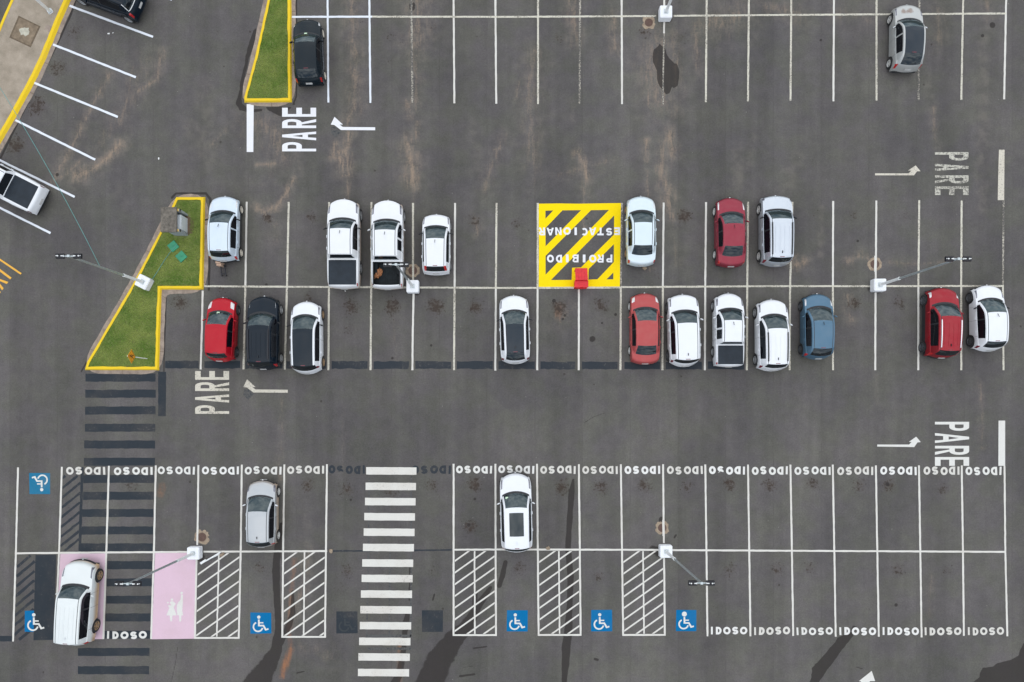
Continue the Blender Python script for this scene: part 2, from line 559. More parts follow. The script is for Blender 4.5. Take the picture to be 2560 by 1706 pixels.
for pts, w, k in [([(735, 1400), (728, 1500), (722, 1580), (728, 1625)], 8, .5), ([(728, 1625), (714, 1660), (706, 1690)], 9, .75), ([(1000, 1600), (998, 1706)], 8, .5), ([(405, 1215), (400, 1240)], 10, .4), ([(1398, 771), (1398, 790)], 14, .4)]:
    stroke("rust", pts, w, k, 0.6)
# pale dust, tyre lanes
for pts, w, k in [
    ([(480, 330), (530, 400)], 30, .35), ([(515, 220), (525, 330)], 22, .3), ([(2462, -30), (2455, 520)], 18, .35), ([(2320, 200), (2350, 420)], 14, .3),
    ([(1850, 380), (1842, 470)], 18, .35), ([(1885, 330), (1870, 420)], 12, .3), ([(2055, 520), (2050, 640)], 8, .35), ([(1990, 400), (1960, 480)], 22, .3),
    ([(1540, 120), (1548, 140), (1556, 150)], 3, .6), ([(1525, 60), (1524, 120)], 3, .45), ([(1180, 320), (1190, 420)], 26, .25), ([(760, 1290), (770, 1330)], 12, .3),
    ([(1430, 250), (1435, 300)], 12, .3), ([(2190, 940), (2192, 1010)], 8, .25), ([(300, 470), (310, 520)], 20, .2), ([(1300, 1280), (1310, 1300)], 6, .4),
]:
    stroke("pale", pts, w, k, 0.8)
# wet run-off and dark seals
z3 = lambda pts: [(1280 + a * .2742, b * .2742) for a, b in pts]
blob("wet", z3([(1350, 402), (1378, 430), (1395, 450), (1415, 510), (1440, 545), (1475, 578), (1500, 580), (1523, 660), (1518, 720), (1510, 780), (1475, 808), (1455, 790), (1440, 850), (1405, 862), (1370, 820), (1330, 760), (1318, 640), (1285, 570), (1272, 520), (1290, 455), (1330, 430)]), 1.0, 2.0)
stroke("wet", [(704, 1312, 5), (695, 1369, 8), (690, 1424, 9), (692, 1497, 8), (697, 1571, 9), (690, 1626, 14), (660, 1680, 26), (640, 1716, 34)], 8, 1.0, .35)
stroke("wet", [(732, 1479, 4), (732, 1534, 7), (716, 1580, 8), (700, 1610, 8)], 6, .9, .4)
stroke("wet", [(1264, 1406, 6), (1256, 1440, 7), (1248, 1465, 6)], 6, .9, .3)
stroke("wet", [(1226, 1470, 5), (1192, 1520, 10), (1165, 1570, 18), (1130, 1605, 24), (1105, 1645, 30), (1080, 1690, 34), (1066, 1730, 36)], 8, 1.0, .35)
stroke("wet", [(1188, 1486, 7), (1184, 1530, 6)], 6, .85, .3)
stroke("wet", [(1022, 1520, 5), (1014, 1560, 9), (1010, 1620, 7), (1000, 1680, 9), (985, 1716, 13)], 8, .9, .4)
stroke("wet", [(1025, 1400, 4), (1024, 1500, 5)], 4, .6, .5)
stroke("wet", [(1433, 1200, 3), (1429, 1230, 8), (1424, 1300, 7), (1420, 1370, 7), (1426, 1440, 8), (1425, 1500, 7), (1421, 1570, 9), (1415, 1625, 11), (1410, 1720, 6)], 8, 1.0, .3)
z8 = lambda pts: [(1920 + a * .3674, 1130 + b * .3674) for a, b in pts]
blob("wet", z8([(580, 1185), (600, 1190), (580, 1250), (500, 1350), (450, 1420), (330, 1590), (280, 1590), (300, 1470), (400, 1360), (455, 1300), (470, 1265), (555, 1230)]), 1.0, 2.0)
blob("wet", z8([(1900, 1180), (1742, 1295), (1720, 1340), (1710, 1390), (1640, 1415), (1560, 1440), (1530, 1465), (1460, 1470), (1445, 1500), (1440, 1530), (1390, 1570), (1300, 1640), (1900, 1640)]), 1.0, 2.0)
blob("wet", [(641, 70), (640, 100), (622, 150), (610, 200), (603, 250), (606, 262), (622, 272), (655, 274), (655, 280), (628, 281), (598, 276), (590, 260), (598, 225), (606, 180), (620, 120), (633, 75)], 1.0, 2.0)
blob("wet", [(660, 268), (672, 278), (702, 290), (712, 285), (738, 262), (744, 235), (735, 268)], .9, 2.0)
for c, r_ in [((1031, 14), 9), ((1539, 787), 4), ((1481, 848), 8), ((1078, 864), 4), ((2052, 101), 4), ((2481, 63), 8), ((2456, 90), 5), ((1031, 20), 8), ((2218, 1211), 6), ((666, 712), 4), ((877, 1250), 4), ((1172, 1313), 5), ((1655, 1300), 9), ((1187, 1248), 4), ((981, 896), 4), ((143, 437), 5), ((96, 1205), 4), ((1505, 808), 3), ((1385, 752), 5), ((1412, 789), 4), ((1407, 798), 4), ((640, 1700), 8), ((2144, 603), 4), ((2240, 1513), 5)]:
    stroke("wet", [c], r_, .85, .3)
for pts, w, k in [([(1461, 1057), (1485, 1042), (1511, 1033)], 1.6, .62), ([(428, 1706), (438, 1660), (444, 1618)], 1.6, .62), ([(1184, 1621), (1217, 1617)], 2.6, .7), ([(1150, 1691), (1186, 1686)], 3.4, .75),
                  ([(1160, 1668), (1182, 1666)], 2, .6), ([(742, 1683), (760, 1679)], 2.4, .7), ([(1487, 1648), (1494, 1650)], 4, .7), ([(2141, 1668), (2156, 1672)], 2.6, .6), ([(1255, 1085), (1262, 1140), (1258, 1180)], 1.4, .5),
                  ([(1086, 1486), (1082, 1500)], 3, .7), ([(1690, 1338), (1686, 1344)], 3, .7), ([(1100, 1610), (1110, 1611)], 2.4, .6), ([(1090, 1634), (1098, 1634)], 2.6, .6), ([(2280, 760), (2240, 900), (2236, 1040)], 1.5, .48), ([(700, 660), (640, 640)], 1.4, .4)]:
    stroke("wet", pts, w, k, .3)
# dark edges round the gutters
stroke("wet", [(-20, 440), (39, 318), (90, 215), (140, 118), (176, 40), (196, -20)], 3.0, .8, .6)
stroke("wet", [(430, 495), (440, 484), (515, 484), (526, 498), (522, 725)], 3.2, .8, .5)
stroke("wet", [(203, 930), (330, 702), (395, 582)], 2.6, .7, .5)
stroke("wet", [(415, 740), (414, 800), (411, 860), (410, 930)], 2.6, .7, .5)
stroke("wet", [(741, -20), (741, 240), (733, 262)], 2.6, .7, .5)
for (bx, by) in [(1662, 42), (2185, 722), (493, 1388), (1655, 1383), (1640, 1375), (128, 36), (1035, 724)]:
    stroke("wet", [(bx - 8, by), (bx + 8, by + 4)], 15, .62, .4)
# oil speckle where engines stand
for c, r_, k in [
    ((877, 768), 22, .8), ((980, 764), 20, .85), ((1091, 764), 20, 1.0), ((1188, 766), 20, .8), ((1398, 771), 20, .9), ((1502, 763), 20, .75), ((1712, 540), 18, .9), ((777, 542), 16, .6),
    ((667, 547), 14, .8), ((1188, 552), 18, .6), ((2134, 539), 14, .5), ((2262, 542), 14, .5), ((2137, 758), 18, .8), ((2249, 757), 16, .65), ((1291, 558), 16, .5),
    ((767, 1214), 18, .75), ((868, 1225), 20, .7), ((1081, 1214), 18, .65), ((1187, 1212), 18, .95), ((1176, 1317), 18, .75), ((978, 1230), 20, .6),
    ((1405, 1218), 20, .85), ((1504, 1218), 20, .75), ((1611, 1214), 18, .85), ((1717, 1218), 18, .6), ((1827, 1211), 18, .75), ((1927, 1214), 18, .75), ((2030, 1208), 18, .65),
    ((2148, 1216), 18, .6), ((2218, 1215), 18, .7), ((2357, 1225), 16, .55), ((1298, 1420), 18, .6), ((1497, 1442), 14, .6), ((1600, 1410), 18, .55), ((1824, 1424), 20, .6),
    ((1942, 1425), 18, .65), ((2023, 1420), 18, .6), ((2247, 1424), 18, .55), ((2368, 1424), 14, .5), ((868, 1428), 20, .65), ((647, 1420), 16, .6),
    ((143, 173), 22, .7), ((93, 263), 24, .75), ((38, 362), 22, .8), ((189, 77), 20, .5), ((1398, 95), 16, .5), ((1612, 80), 18, .6), ((1705, 95), 16, .45), ((450, 757), 20, .8),
    ((1080, 70), 14, .4), ((975, 92), 16, .4), ((975, 155), 12, .35), ((330, 1213), 22, .5), ((555, 722), 16, .55), ((770, 745), 16, .6), ((640, 735), 14, .4),
    ((1860, 725), 14, .4), ((2240, 720), 12, .35), ((2040, 535), 16, .35), ((1930, 668), 14, .4), ((1960, 720), 14, .4), ((1600, 760), 14, .4), ((2440, 560), 16, .3),
    ((875, 820), 18, .5), ((985, 810), 14, .35), ((1640, 690), 16, .35), ((2180, 1520), 14, .3), ((850, 1470), 18, .4), ((1080, 1430), 16, .45), ((1190, 1420), 14, .35), ((1230, 1580), 12, .3),
    ((1540, 660), 16, .3), ((1010, 100), 14, .3), ((1500, 180), 20, .25), ((1190, 90), 16, .3), ((900, 60), 14, .3), ((1870, 80), 14, .35), ((2130, 80), 14, .35),
]:
    stroke("oil", [c], r_, k, .5)

rows, cols = PX.shape
vco = np.empty((rows * cols, 3), np.float32)
vco[:, 0] = GX.ravel(); vco[:, 1] = GY.ravel(); vco[:, 2] = 0
ii = (np.arange(rows - 1)[:, None] * cols + np.arange(cols - 1)[None, :]).ravel()
quads = np.stack([ii, ii + 1, ii + 1 + cols, ii + cols], 1).astype(np.int32)
gm = bpy.data.meshes.new("ground")
gm.vertices.add(rows * cols)
gm.vertices.foreach_set("co", vco.ravel())
gm.loops.add(quads.size)
gm.loops.foreach_set("vertex_index", quads.ravel())
gm.polygons.add(len(quads))
gm.polygons.foreach_set("loop_start", np.arange(0, quads.size, 4, dtype=np.int32))
gm.polygons.foreach_set("loop_total", np.full(len(quads), 4, np.int32))
gm.update(calc_edges=True)
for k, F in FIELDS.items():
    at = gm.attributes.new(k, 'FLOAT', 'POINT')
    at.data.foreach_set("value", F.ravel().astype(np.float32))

m, n, l, b = nmat("asphalt")
pos = world_pos(n)
att = {}
for k in FIELDS:
    a = n.new("ShaderNodeAttribute"); a.attribute_name = k
    att[k] = a.outputs["Fac"]
fine = noise(n, l, 34, 3, 0.75, pos)
grain = noise(n, l, 9.5, 5, 0.75, pos)
mps = n.new("ShaderNodeMapping"); mps.inputs["Scale"].default_value = (5.5, 1.1, 1)
l.new(pos, mps.inputs["Vector"])
wisp = noise(n, l, 1.0, 6, 0.68, mps.outputs["Vector"])
mid = noise(n, l, 1.6, 5, 0.6, pos)
big = noise(n, l, 0.16, 5, 0.55, pos)
mp = n.new("ShaderNodeMapping"); mp.inputs["Scale"].default_value = (0.75, 0.045, 1)
l.new(pos, mp.inputs["Vector"])
lanes = noise(n, l, 1.0, 4, 0.6, mp.outputs["Vector"])
c = ramp(n, l, big, 0.33, (0.088, 0.0855, 0.082), 0.68, (0.117, 0.112, 0.104))
c = mix(n, l, 1.0, c, framp(n, l, lanes, 0.3, 0.7, 0.90, 1.10), 'MULTIPLY')
c = mix(n, l, 1.0, c, framp(n, l, mid, 0.25, 0.75, 0.92, 1.08), 'MULTIPLY')
c = mix(n, l, 1.0, c, framp(n, l, grain, 0.25, 0.75, 0.86, 1.14), 'MULTIPLY')
c = mix(n, l, 1.0, c, framp(n, l, fine, 0.2, 0.8, 0.70, 1.30), 'MULTIPLY')
sepp = n.new("ShaderNodeSeparateXYZ"); l.new(pos, sepp.inputs[0])
wob = math_(n, l, 'MULTIPLY', math_(n, l, 'SUBTRACT', noise(n, l, 0.5, 3, 0.5, pos), 0.5), 0.10)
u_ = math_(n, l, 'DIVIDE', math_(n, l, 'ADD', math_(n, l, 'ADD', sepp.outputs[0], wob), 1.10), 2.84)
wn_ = n.new("ShaderNodeTexWhiteNoise"); wn_.noise_dimensions = '1D'
l.new(math_(n, l, 'FLOOR', u_), wn_.inputs["W"])
c = mix(n, l, 1.0, c, framp(n, l, wn_.outputs["Value"], 0, 1, 0.945, 1.06), 'MULTIPLY')
seam = math_(n, l, 'ABSOLUTE', math_(n, l, 'SUBTRACT', math_(n, l, 'FRACT', u_), 0.5))
seam = framp(n, l, seam, 0.486, 0.498, 0, 1)
c = mix(n, l, math_(n, l, 'MULTIPLY', seam, framp(n, l, mid, .4, .62, 0, .34)), c, (0.060, 0.056, 0.052))
hue = noise(n, l, 0.55, 4, 0.6, pos)
c = mix(n, l, framp(n, l, hue, .36, .66, 0, 1), mix(n, l, 1.0, c, (1.0, 0.955, 1.0), 'MULTIPLY'), mix(n, l, 1.0, c, (1.0, 1.0, 0.93), 'MULTIPLY'))
vs_ = n.new("ShaderNodeTexVoronoi"); vs_.inputs["Scale"].default_value = 1.6
l.new(pos, vs_.inputs["Vector"])
sepc = n.new("ShaderNodeSeparateColor"); l.new(vs_.outputs["Color"], sepc.inputs[0])
spk = math_(n, l, 'MULTIPLY', math_(n, l, 'LESS_THAN', vs_.outputs["Distance"], 0.032), math_(n, l, 'GREATER_THAN', sepc.outputs[0], 0.72))
c = mix(n, l, math_(n, l, 'MULTIPLY', spk, 0.6), c, (0.40, 0.38, 0.35))
brk = math_(n, l, 'ADD', math_(n, l, 'MULTIPLY', wisp, 0.65), math_(n, l, 'MULTIPLY', grain, 0.35))
# pale dust
f = framp(n, l, math_(n, l, 'MULTIPLY', att["pale"], framp(n, l, mid, 0.35, 0.65, 0.45, 1.15)), 0.03, 0.75, 0, 0.62)
c = mix(n, l, f, c, (0.190, 0.166, 0.143))
# clay
f = framp(n, l, math_(n, l, 'MULTIPLY', att["clay"], framp(n, l, brk, 0.36, 0.64, 0.15, 1.35)), 0.05, 0.95, 0, 0.88)
c = mix(n, l, f, c, (0.285, 0.215, 0.160))
f = framp(n, l, math_(n, l, 'MULTIPLY', att["rust"], framp(n, l, brk, 0.33, 0.68, 0.4, 1.2)), 0.08, 0.9, 0, 0.85)
c = mix(n, l, f, c, (0.30, 0.135, 0.070))
# oil speckle
v = n.new("ShaderNodeTexNoise"); v.inputs["Scale"].default_value = 6.5; v.inputs["Detail"].default_value = 5; v.inputs["Roughness"].default_value = 0.72
l.new(pos, v.inputs["Vector"])
sp = math_(n, l, 'ADD', v.outputs["Fac"], math_(n, l, 'MULTIPLY', att["oil"], 0.235))
f = framp(n, l, sp, 0.645, 0.725, 0, 0.80)
c = mix(n, l, f, c, (0.040, 0.029, 0.023))
vb = n.new("ShaderNodeTexNoise"); vb.inputs["Scale"].default_value = 2.6; vb.inputs["Detail"].default_value = 8; vb.inputs["Roughness"].default_value = 0.78
l.new(pos, vb.inputs["Vector"])
f = framp(n, l, math_(n, l, 'ADD', vb.outputs["Fac"], math_(n, l, 'MULTIPLY', att["oil"], 0.21)), 0.635, 0.715, 0, 0.78)
c = mix(n, l, f, c, (0.038, 0.029, 0.024))
f = framp(n, l, att["oil"], 0.2, 1.1, 0, 0.42)
c = mix(n, l, f, c, (0.085, 0.066, 0.054))
# scattered dark drips everywhere
v2 = n.new("ShaderNodeTexVoronoi"); v2.inputs["Scale"].default_value = 0.55
l.new(pos, v2.inputs["Vector"])
sep2 = n.new("ShaderNodeSeparateColor"); l.new(v2.outputs["Color"], sep2.inputs[0])
drp = framp(n, l, math_(n, l, 'ADD', v2.outputs["Distance"], math_(n, l, 'MULTIPLY', grain, 0.05)), .055, .075, .7, 0)
c = mix(n, l, math_(n, l, 'MULTIPLY', drp, math_(n, l, 'GREATER_THAN', sep2.outputs[0], 0.62)), c, (0.045, 0.038, 0.034))
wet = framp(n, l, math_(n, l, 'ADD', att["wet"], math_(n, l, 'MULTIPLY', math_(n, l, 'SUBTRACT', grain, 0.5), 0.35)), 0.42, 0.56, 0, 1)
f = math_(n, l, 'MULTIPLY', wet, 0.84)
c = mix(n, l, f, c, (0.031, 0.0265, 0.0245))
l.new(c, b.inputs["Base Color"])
b.inputs["Specular IOR Level"].default_value = 0.10
l.new(framp(n, l, wet, 0, 1, 0.88, 0.62), b.inputs["Roughness"])
bump(n, l, b, fine, 0.5, 0.008)
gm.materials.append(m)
M['asphalt'] = m
ground = bpy.data.objects.new("ground", gm)
COL.objects.link(ground)
tag(ground, kind="structure")

# ------------------------------------------------------------------ flat paint sheets
Z1, Z2, Z3, Z4, Z5 = .004, .008, .012, .016, .020


def sheet(name, shapes, z, mat, parent=None, px=True, org=(0, 0), matrix=None):
    """shapes: list of (outer, [holes]); each outline a list of (x,y). One flat mesh."""
    V, F = [], []
    for outer, holes in shapes:
        loops = [outer] + list(holes)
        if px:
            loops = [[P(p) for p in lp] for lp in loops]
        if matrix:
            loops = [[matrix(p) for p in lp] for lp in loops]
        vec = [[Vector((p[0], p[1], 0)) for p in lp] for lp in loops]
        tris = tessellate_polygon(vec)
        base = len(V)
        for lp in vec:
            V += [(p.x - org[0], p.y - org[1], z) for p in lp]
        for t in tris:
            a, b_, c_ = (V[base + k] for k in t)
            cr = (b_[0] - a[0]) * (c_[1] - a[1]) - (b_[1] - a[1]) * (c_[0] - a[0])
            F.append(tuple(base + k for k in (t if cr > 0 else t[::-1])))
    return mesh_obj(name, V, F, mat, parent)


def rough_quad(a, b_, w, seg=None, jit=0.35, w2=None):
    """a painted band from a to b (plan units) of width w with hand painted edges"""
    dx, dy = b_[0] - a[0], b_[1] - a[1]
    L_ = math.hypot(dx, dy)
    ux, uy = dx / L_, dy / L_
    nx_, ny_ = -uy, ux
    k = seg or max(2, int(L_ / 9))
    A, B = [], []
    for i in range(k + 1):
        t = i / k
        ww = w if w2 is None else w + (w2 - w) * t
        ja, jb = RNG.uniform(-jit, jit), RNG.uniform(-jit, jit)
        A.append((a[0] + dx * t + nx_ * (ww / 2 + ja), a[1] + dy * t + ny_ * (ww / 2 + ja)))
        B.append((a[0] + dx * t - nx_ * (ww / 2 + jb), a[1] + dy * t - ny_ * (ww / 2 + jb)))
    return A + B[::-1]


def line(pts, w=4.8, z=Z2, mat='line', jit=0.3, name="bay_line"):
    polys = [(rough_quad(a, b_, w, jit=jit), []) for a, b_ in zip(pts[:-1], pts[1:])]
    if len(pts) > 2:      # one continuous band
        A, B = [], []
        for k, (a, b_) in enumerate(zip(pts[:-1], pts[1:])):
            q = rough_quad(a, b_, w, jit=jit)
            h = len(q) // 2
            A += q[:h] if k == 0 else q[1:h]
            B += q[h:][::-1] if k == 0 else q[h:][::-1][1:]
        polys = [(A + B[::-1], [])]
    o = sheet(name, polys, z, M[mat])
    tag(o, kind="structure")
    return o


# top row
line([(730, 43), (930, 42.5)], 5, Z3, 'line_new')
line([(930, 42.5), (1280, 43), (1640, 41)], 4.6, Z3, 'line_old')
line([(1684, 40.5), (1920, 38.5), (2515, 34.5)], 4.6, Z3, 'line_old')
for xa, xb, yb, mt in [(819, 821, 257, 'line_new'), (923.5, 926, 258, 'line_new'), (1028.5, 1031, 258, 'line_faded'), (1134, 1136, 259, 'line'), (1238.5, 1240.5, 260, 'line'),
                       (1345, 1345, 261, 'line_old'), (1450, 1449, 261, 'line_faded'), (1554, 1555, 261, 'line'), (1766.5, 1764.5, 256, 'line_old'), (1872, 1869.6, 254, 'line_old'),
                       (1978, 1976, 252, 'line_old'), (2084.5, 2083.4, 254, 'line'), (2191, 2191, 252, 'line_old'), (2298.5, 2296, 251, 'line_faded'), (2407.5, 2403, 250, 'line_old'), (2515, 2510, 249, 'line')]:
    line([(xa, -230), (xa, 0), (xb, yb)], 4.8, Z2, mt)
line([(1660.5, -230), (1660.5, 24)], 4.6, Z2, 'line')
line([(1660.5, 56), (1659.8, 84)], 4.6, Z2, 'line')
line([(1659.8, 84), (1658, 180), (1657.5, 262)], 3.6, Z2, 'line_faded')
# middle block
line([(511, 716), (640, 717), (1280, 720.6), (1552, 719.5)], 4.6, Z3, 'line_old')
line([(1552, 718.5), (1920, 716), (2176, 716)], 4.6, Z3, 'line_old')
line([(2208, 716), (2509, 715.5)], 4.6, Z3, 'line_old')
line([(507, 727), (505, 820), (501.8, 924)], 4.8, Z2, 'line')
for a, b_, c_, m1, m2 in [((617, 505), (613.5, 717), (609, 924), 'line', 'line_old'), ((722, 505.5), (717.6, 717), (712, 925), 'line_old', 'line_old'), ((823, 506), (822.6, 718), (821, 926), 'line_old', 'line_old'),
                          ((928.6, 506), (928, 719), (926.5, 926), 'line_old', 'line_old'), ((1032.6, 508), (1032.6, 702), None, 'line_old', None), ((1034, 735), (1032, 830), (1031, 926), 'line', 'line'),
                          ((1137.7, 508), (1136.6, 720), (1135, 926), 'line', 'line_old'), ((1241.3, 508), (1239.7, 720), (1238.3, 927), 'line_old', 'line'), ((1344.3, 508), (1344, 720), (1343, 926), 'line_old', 'line'),
                          ((1447.3, 724), (1447, 825), (1446.7, 926), 'line', 'line'), ((1554.7, 508), (1552, 720), (1551, 926), 'line_faded', 'line_old'), ((1659, 507), (1657, 718), (1656, 926), 'line', 'line_old'),
                          ((1765, 506), (1763, 717), (1762, 926), 'line', 'line'), ((1870, 505), (1868, 717), (1867, 926), 'line_old', 'line_old'), ((1981, 505), (1975, 717), (1974, 926), 'line_old', 'line_old'),
                          ((2082.6, 503), (2082, 717), (2082.3, 926), 'line', 'line_old'), ((2190.6, 502), (2189, 699), None, 'line', None), ((2188.6, 732), (2188.2, 830), (2188, 926), 'line', 'line'),
                          ((2297.8, 501), (2295.6, 717), (2295.4, 926), 'line_old', 'line'), ((2403.7, 502), (2402.6, 717), (2402.9, 926), 'line_old', 'line_old'), ((2508.6, 502), (2506.8, 716), (2508.5, 926), 'line_faded', 'line_old')]:
    line([a, b_] + ([c_] if c_ and m1 == m2 else []), 4.8, Z2, m1)
    if c_ and m1 != m2:
        line([(b_[0], b_[1]), c_], 4.8, Z2, m2)
# bottom block
line([(42, 1383.5), (266, 1381.5), (477, 1380)], 4.6, Z3, 'line')
line([(509, 1379.5), (640, 1379), (818, 1378)], 4.6, Z3, 'line')
line([(1134, 1374.6), (1280, 1374), (1648, 1375)], 4.6, Z3, 'line')
line([(1678, 1375.5), (1920, 1377), (2512, 1380)], 4.6, Z3, 'line')
BOT = [((45.5, 1169), (40, 1384), (33, 1604)), ((155, 1167.5), (148, 1382), (138, 1600)), ((272.6, 1165), (266, 1381), (258.6, 1598)), ((389.8, 1164), (385, 1380), (378, 1598)),
       ((496.4, 1163), (493.5, 1363), None), ((491.5, 1396), (489.5, 1500), (487.5, 1596.6)), ((604.7, 1162), (602, 1379), (597, 1596.6)), ((711, 1161.6), (708, 1378), (706, 1594)), ((817.5, 1161), (815, 1378), (812.7, 1594)),
       ((1134, 1160), (1134, 1375), (1134, 1590)), ((1238.5, 1160), (1239, 1375), (1240, 1589)), ((1342.5, 1160), (1344.5, 1375), (1346.5, 1589)), ((1447, 1161), (1449.5, 1375), (1451.6, 1589)),
       ((1552, 1161), (1555, 1375), (1557.8, 1589)), ((1657.7, 1161), (1659.5, 1358), None), ((1660, 1392), (1661, 1480), (1662, 1589)), ((1763, 1161.6), (1766, 1376), (1768.6, 1591)),
       ((1869.7, 1162), (1873, 1377), (1876, 1591)), ((1975.8, 1162), (1979.5, 1378), (1982.8, 1590)), ((2081.7, 1162), (2085.5, 1378), (2089, 1592)), ((2189.3, 1164), (2193, 1379), (2196.7, 1592)),
       ((2297, 1164), (2300.5, 1379), (2303.6, 1593.7)), ((2404, 1164), (2407, 1379), (2409.4, 1590)), ((2510.8, 1165), (2513, 1380), (2518, 1591))]
for q in BOT:
    line([p for p in q if p], 4.6, Z2, 'line')
for (xa, ya, xb, yb) in [(487.5, 1595, 597, 1595), (706, 1592.5, 812.7, 1592.5), (1134, 1588, 1240, 1588), (1346.5, 1587.6, 1451.6, 1587.6), (1557.8, 1587.6, 1662, 1587.6)]:
    line([(xa - 2, ya), (xb + 2, yb)], 4.4, Z3, 'line')
# angled bays at the upper left
for a, b_ in [((174, 15), (383, 93)), ((133, 112), (340, 194)), ((86.4, 208), (295, 293)), ((39, 301), (238.5, 400)), ((-60, 372), (187, 493)), ((-80, 480), (126.7, 583.5)), ((205, -85), (430, 0))]:
    line([a, b_], 5.4, Z3, 'line_new')
line([(-90, 588), (53, 685.5)], 4.6, Z2, 'orange', name="taxi_bay_line")


# ------------------------------------------------------------------ hatched no-parking strips
def hatch(pl, pr, ptop, pbot, ys, name, label, slope=.71):
    """pl/pr: left and right bay-line x at top and bottom; ys: heights where strokes meet the left line"""
    polys = []
    def lx(y): return pl[0] + (pl[1] - pl[0]) * (y - ptop) / (pbot - ptop) + 3.0
    def rx(y): return pr[0] + (pr[1] - pr[0]) * (y - ptop) / (pbot - ptop) - 3.0
    top, bot = ptop + 3.2, pbot - 3.0
    w = 3.8 / math.cos(math.atan(slope))
    for y0 in ys:
        # parallelogram clipped to the strip
        poly = []
        for off in (-w / 2, w / 2):
            pass
        xl, xr = lx(y0), rx(y0 - slope * 100)
        pts = [(xl, y0 - w / 2), (xr, y0 - w / 2 - slope * (xr - xl)), (xr, y0 + w / 2 - slope * (xr - xl)), (xl, y0 + w / 2)]
        for lim, sgn in ((top, 1), (bot, -1)):
            out = []
            for a, b_ in zip(pts, pts[1:] + pts[:1]):
                ia, ib = (a[1] - lim) * sgn >= 0, (b_[1] - lim) * sgn >= 0
                if ia: out.append(a)
                if ia != ib:
                    t = (lim - a[1]) / (b_[1] - a[1])
                    out.append((a[0] + (b_[0] - a[0]) * t, lim))
            pts = out
            if len(pts) < 3: break
        if len(pts) >= 3:
            polys.append((pts, []))
    o = sheet(name, polys, .006, M['line'])
    cx_t, cx_b = (pl[0] + pr[0]) / 2, (pl[1] + pr[1]) / 2
    q = sheet("centre_stripe", [(rough_quad((cx_t, ptop + 3), (cx_b, pbot - 3), 3.8), [])], Z2, M['line'], o)
    tag(o, label, "road marking", "white hatched strips beside the disabled bays")


HS = lambda y0, d, k: [y0 + d * i for i in range(k)]
hatch((493, 487.5), (602, 597), 1380, 1595, HS(1437, 30.5, 9), "hatched_strip", "white hatched strip beside the pink bay with painted figures")
hatch((708, 706), (815, 812.7), 1378, 1592.5, HS(1403, 31.5, 9), "hatched_strip", "white hatched strip crossed by clay and wet stain, left of zebra crossing")
hatch((1134, 1134), (1239, 1240), 1375, 1588, HS(1403, 29.2, 9), "hatched_strip", "white hatched strip crossed by a wide dark wet stream, right of zebra crossing")
hatch((1344.5, 1346.5), (1449.5, 1451.6), 1375, 1587.6, HS(1406, 28.6, 9), "hatched_strip", "white hatched strip with a straight dark streak running down its middle")
hatch((1555, 1557.8), (1660, 1662), 1375, 1587.6, HS(1406, 28.6, 9), "hatched_strip", "clean white hatched strip ending at a white lamp base")

# ------------------------------------------------------------------ zebra crossing
zl = [750, 746, 742, 737, 733, 728, 723, 719, 714, 710, 707, 702, 697, 694]
zr = [1092, 1089, 1086, 1082, 1079, 1075, 1070, 1066, 1062, 1059, 1056, 1051, 1047, 1042]
zy = [129, 234, 338, 441, 546, 650, 756, 861, 967, 1074, 1182, 1289, 1395, 1501]
bars = [(rough_quad((640 + a * .3674, 1130 + y * .3674), (640 + b_ * .3674, 1130 + y * .3674 + .8), 18.6, jit=.3), []) for a, b_, y in zip(zl, zr, zy)]
bars += [(rough_quad((892 - 1.6 * k, 1720 + 39.2 * k), (1020 - 1.6 * k, 1720.8 + 39.2 * k), 18.6), []) for k in range(3)]
tag(sheet("zebra_crossing", bars, Z2, M['zebra']), "white zebra crossing of broad horizontal bars between the parking bays", "pedestrian crossing")

for pts in ([(923, 1195), (921, 1380), (917, 1592)], [(1028, 1190), (1028, 1380), (1027, 1592)], [(975, 1380), (973, 1590)], [(919, 1590), (1028, 1590)], [(918, 1622), (1028, 1622)]):
    line(pts, 3.6 if pts[0][1] < 1400 else 6, .003 if pts[0][0] != 975 else .0035, 'ghost', .5, "covered_line")
# blacked-out crossing on the left
bb = [(214, 389, 944.7), (213.5, 389.5, 985), (213, 389, 1026.8), (212.5, 388.5, 1069.8), (210.6, 388, 1112), (210, 387.6, 1155), (209, 386, 1198), (208, 385, 1240), (206, 384, 1283), (204, 383, 1326.7), (201, 382, 1369),
      (268, 381, 1413.5), (267, 380.5, 1456.5), (266, 380, 1500), (264, 379.5, 1544), (262, 379, 1587), (195, 374, 1630.4), (195, 373, 1676), (193, 371, 1720), (191, 369, 1763)]
tag(sheet("covered_crossing", [(rough_quad((a, y), (b_, y - .4), 19.8, jit=.7), []) for a, b_, y in bb], Z1, M['black']), "old pedestrian crossing of many bars painted over in black", "painted-over crossing")
tag(sheet("covered_stop_bar", [(rough_quad((405.5, 930), (405, 1041), 19.5, jit=.6), [])], Z1, M['black']), "upright bar painted over in black, right of the topmost covered crossing bars", "painted-over mark")


def diag_cover(name, xl, xr, ys, top, bot, slope, w, label, extra=()):
    polys = []
    for y0 in ys:
        a, b_ = (xl(y0), y0), (xr(y0), y0 - slope * (xr(y0) - xl(y0)))
        if b_[1] < top: 
            t = (a[1] - top) / max(a[1] - b_[1], 1e-6)
            b_ = (a[0] + (b_[0] - a[0]) * t, top)
        if a[1] > bot:
            t = (a[1] - bot) / max(a[1] - b_[1], 1e-6)
            a = (a[0] + (b_[0] - a[0]) * t, bot)
        if math.hypot(a[0] - b_[0], a[1] - b_[1]) > 6:
            polys.append((rough_quad(a, b_, w, jit=.7), []))
    o = sheet(name, polys, .003, M['black_thin'])
    if extra:
        sheet("solid_cover", [(q, []) for q in extra], .005, M['black'], o)
    tag(o, label, "painted-over mark")


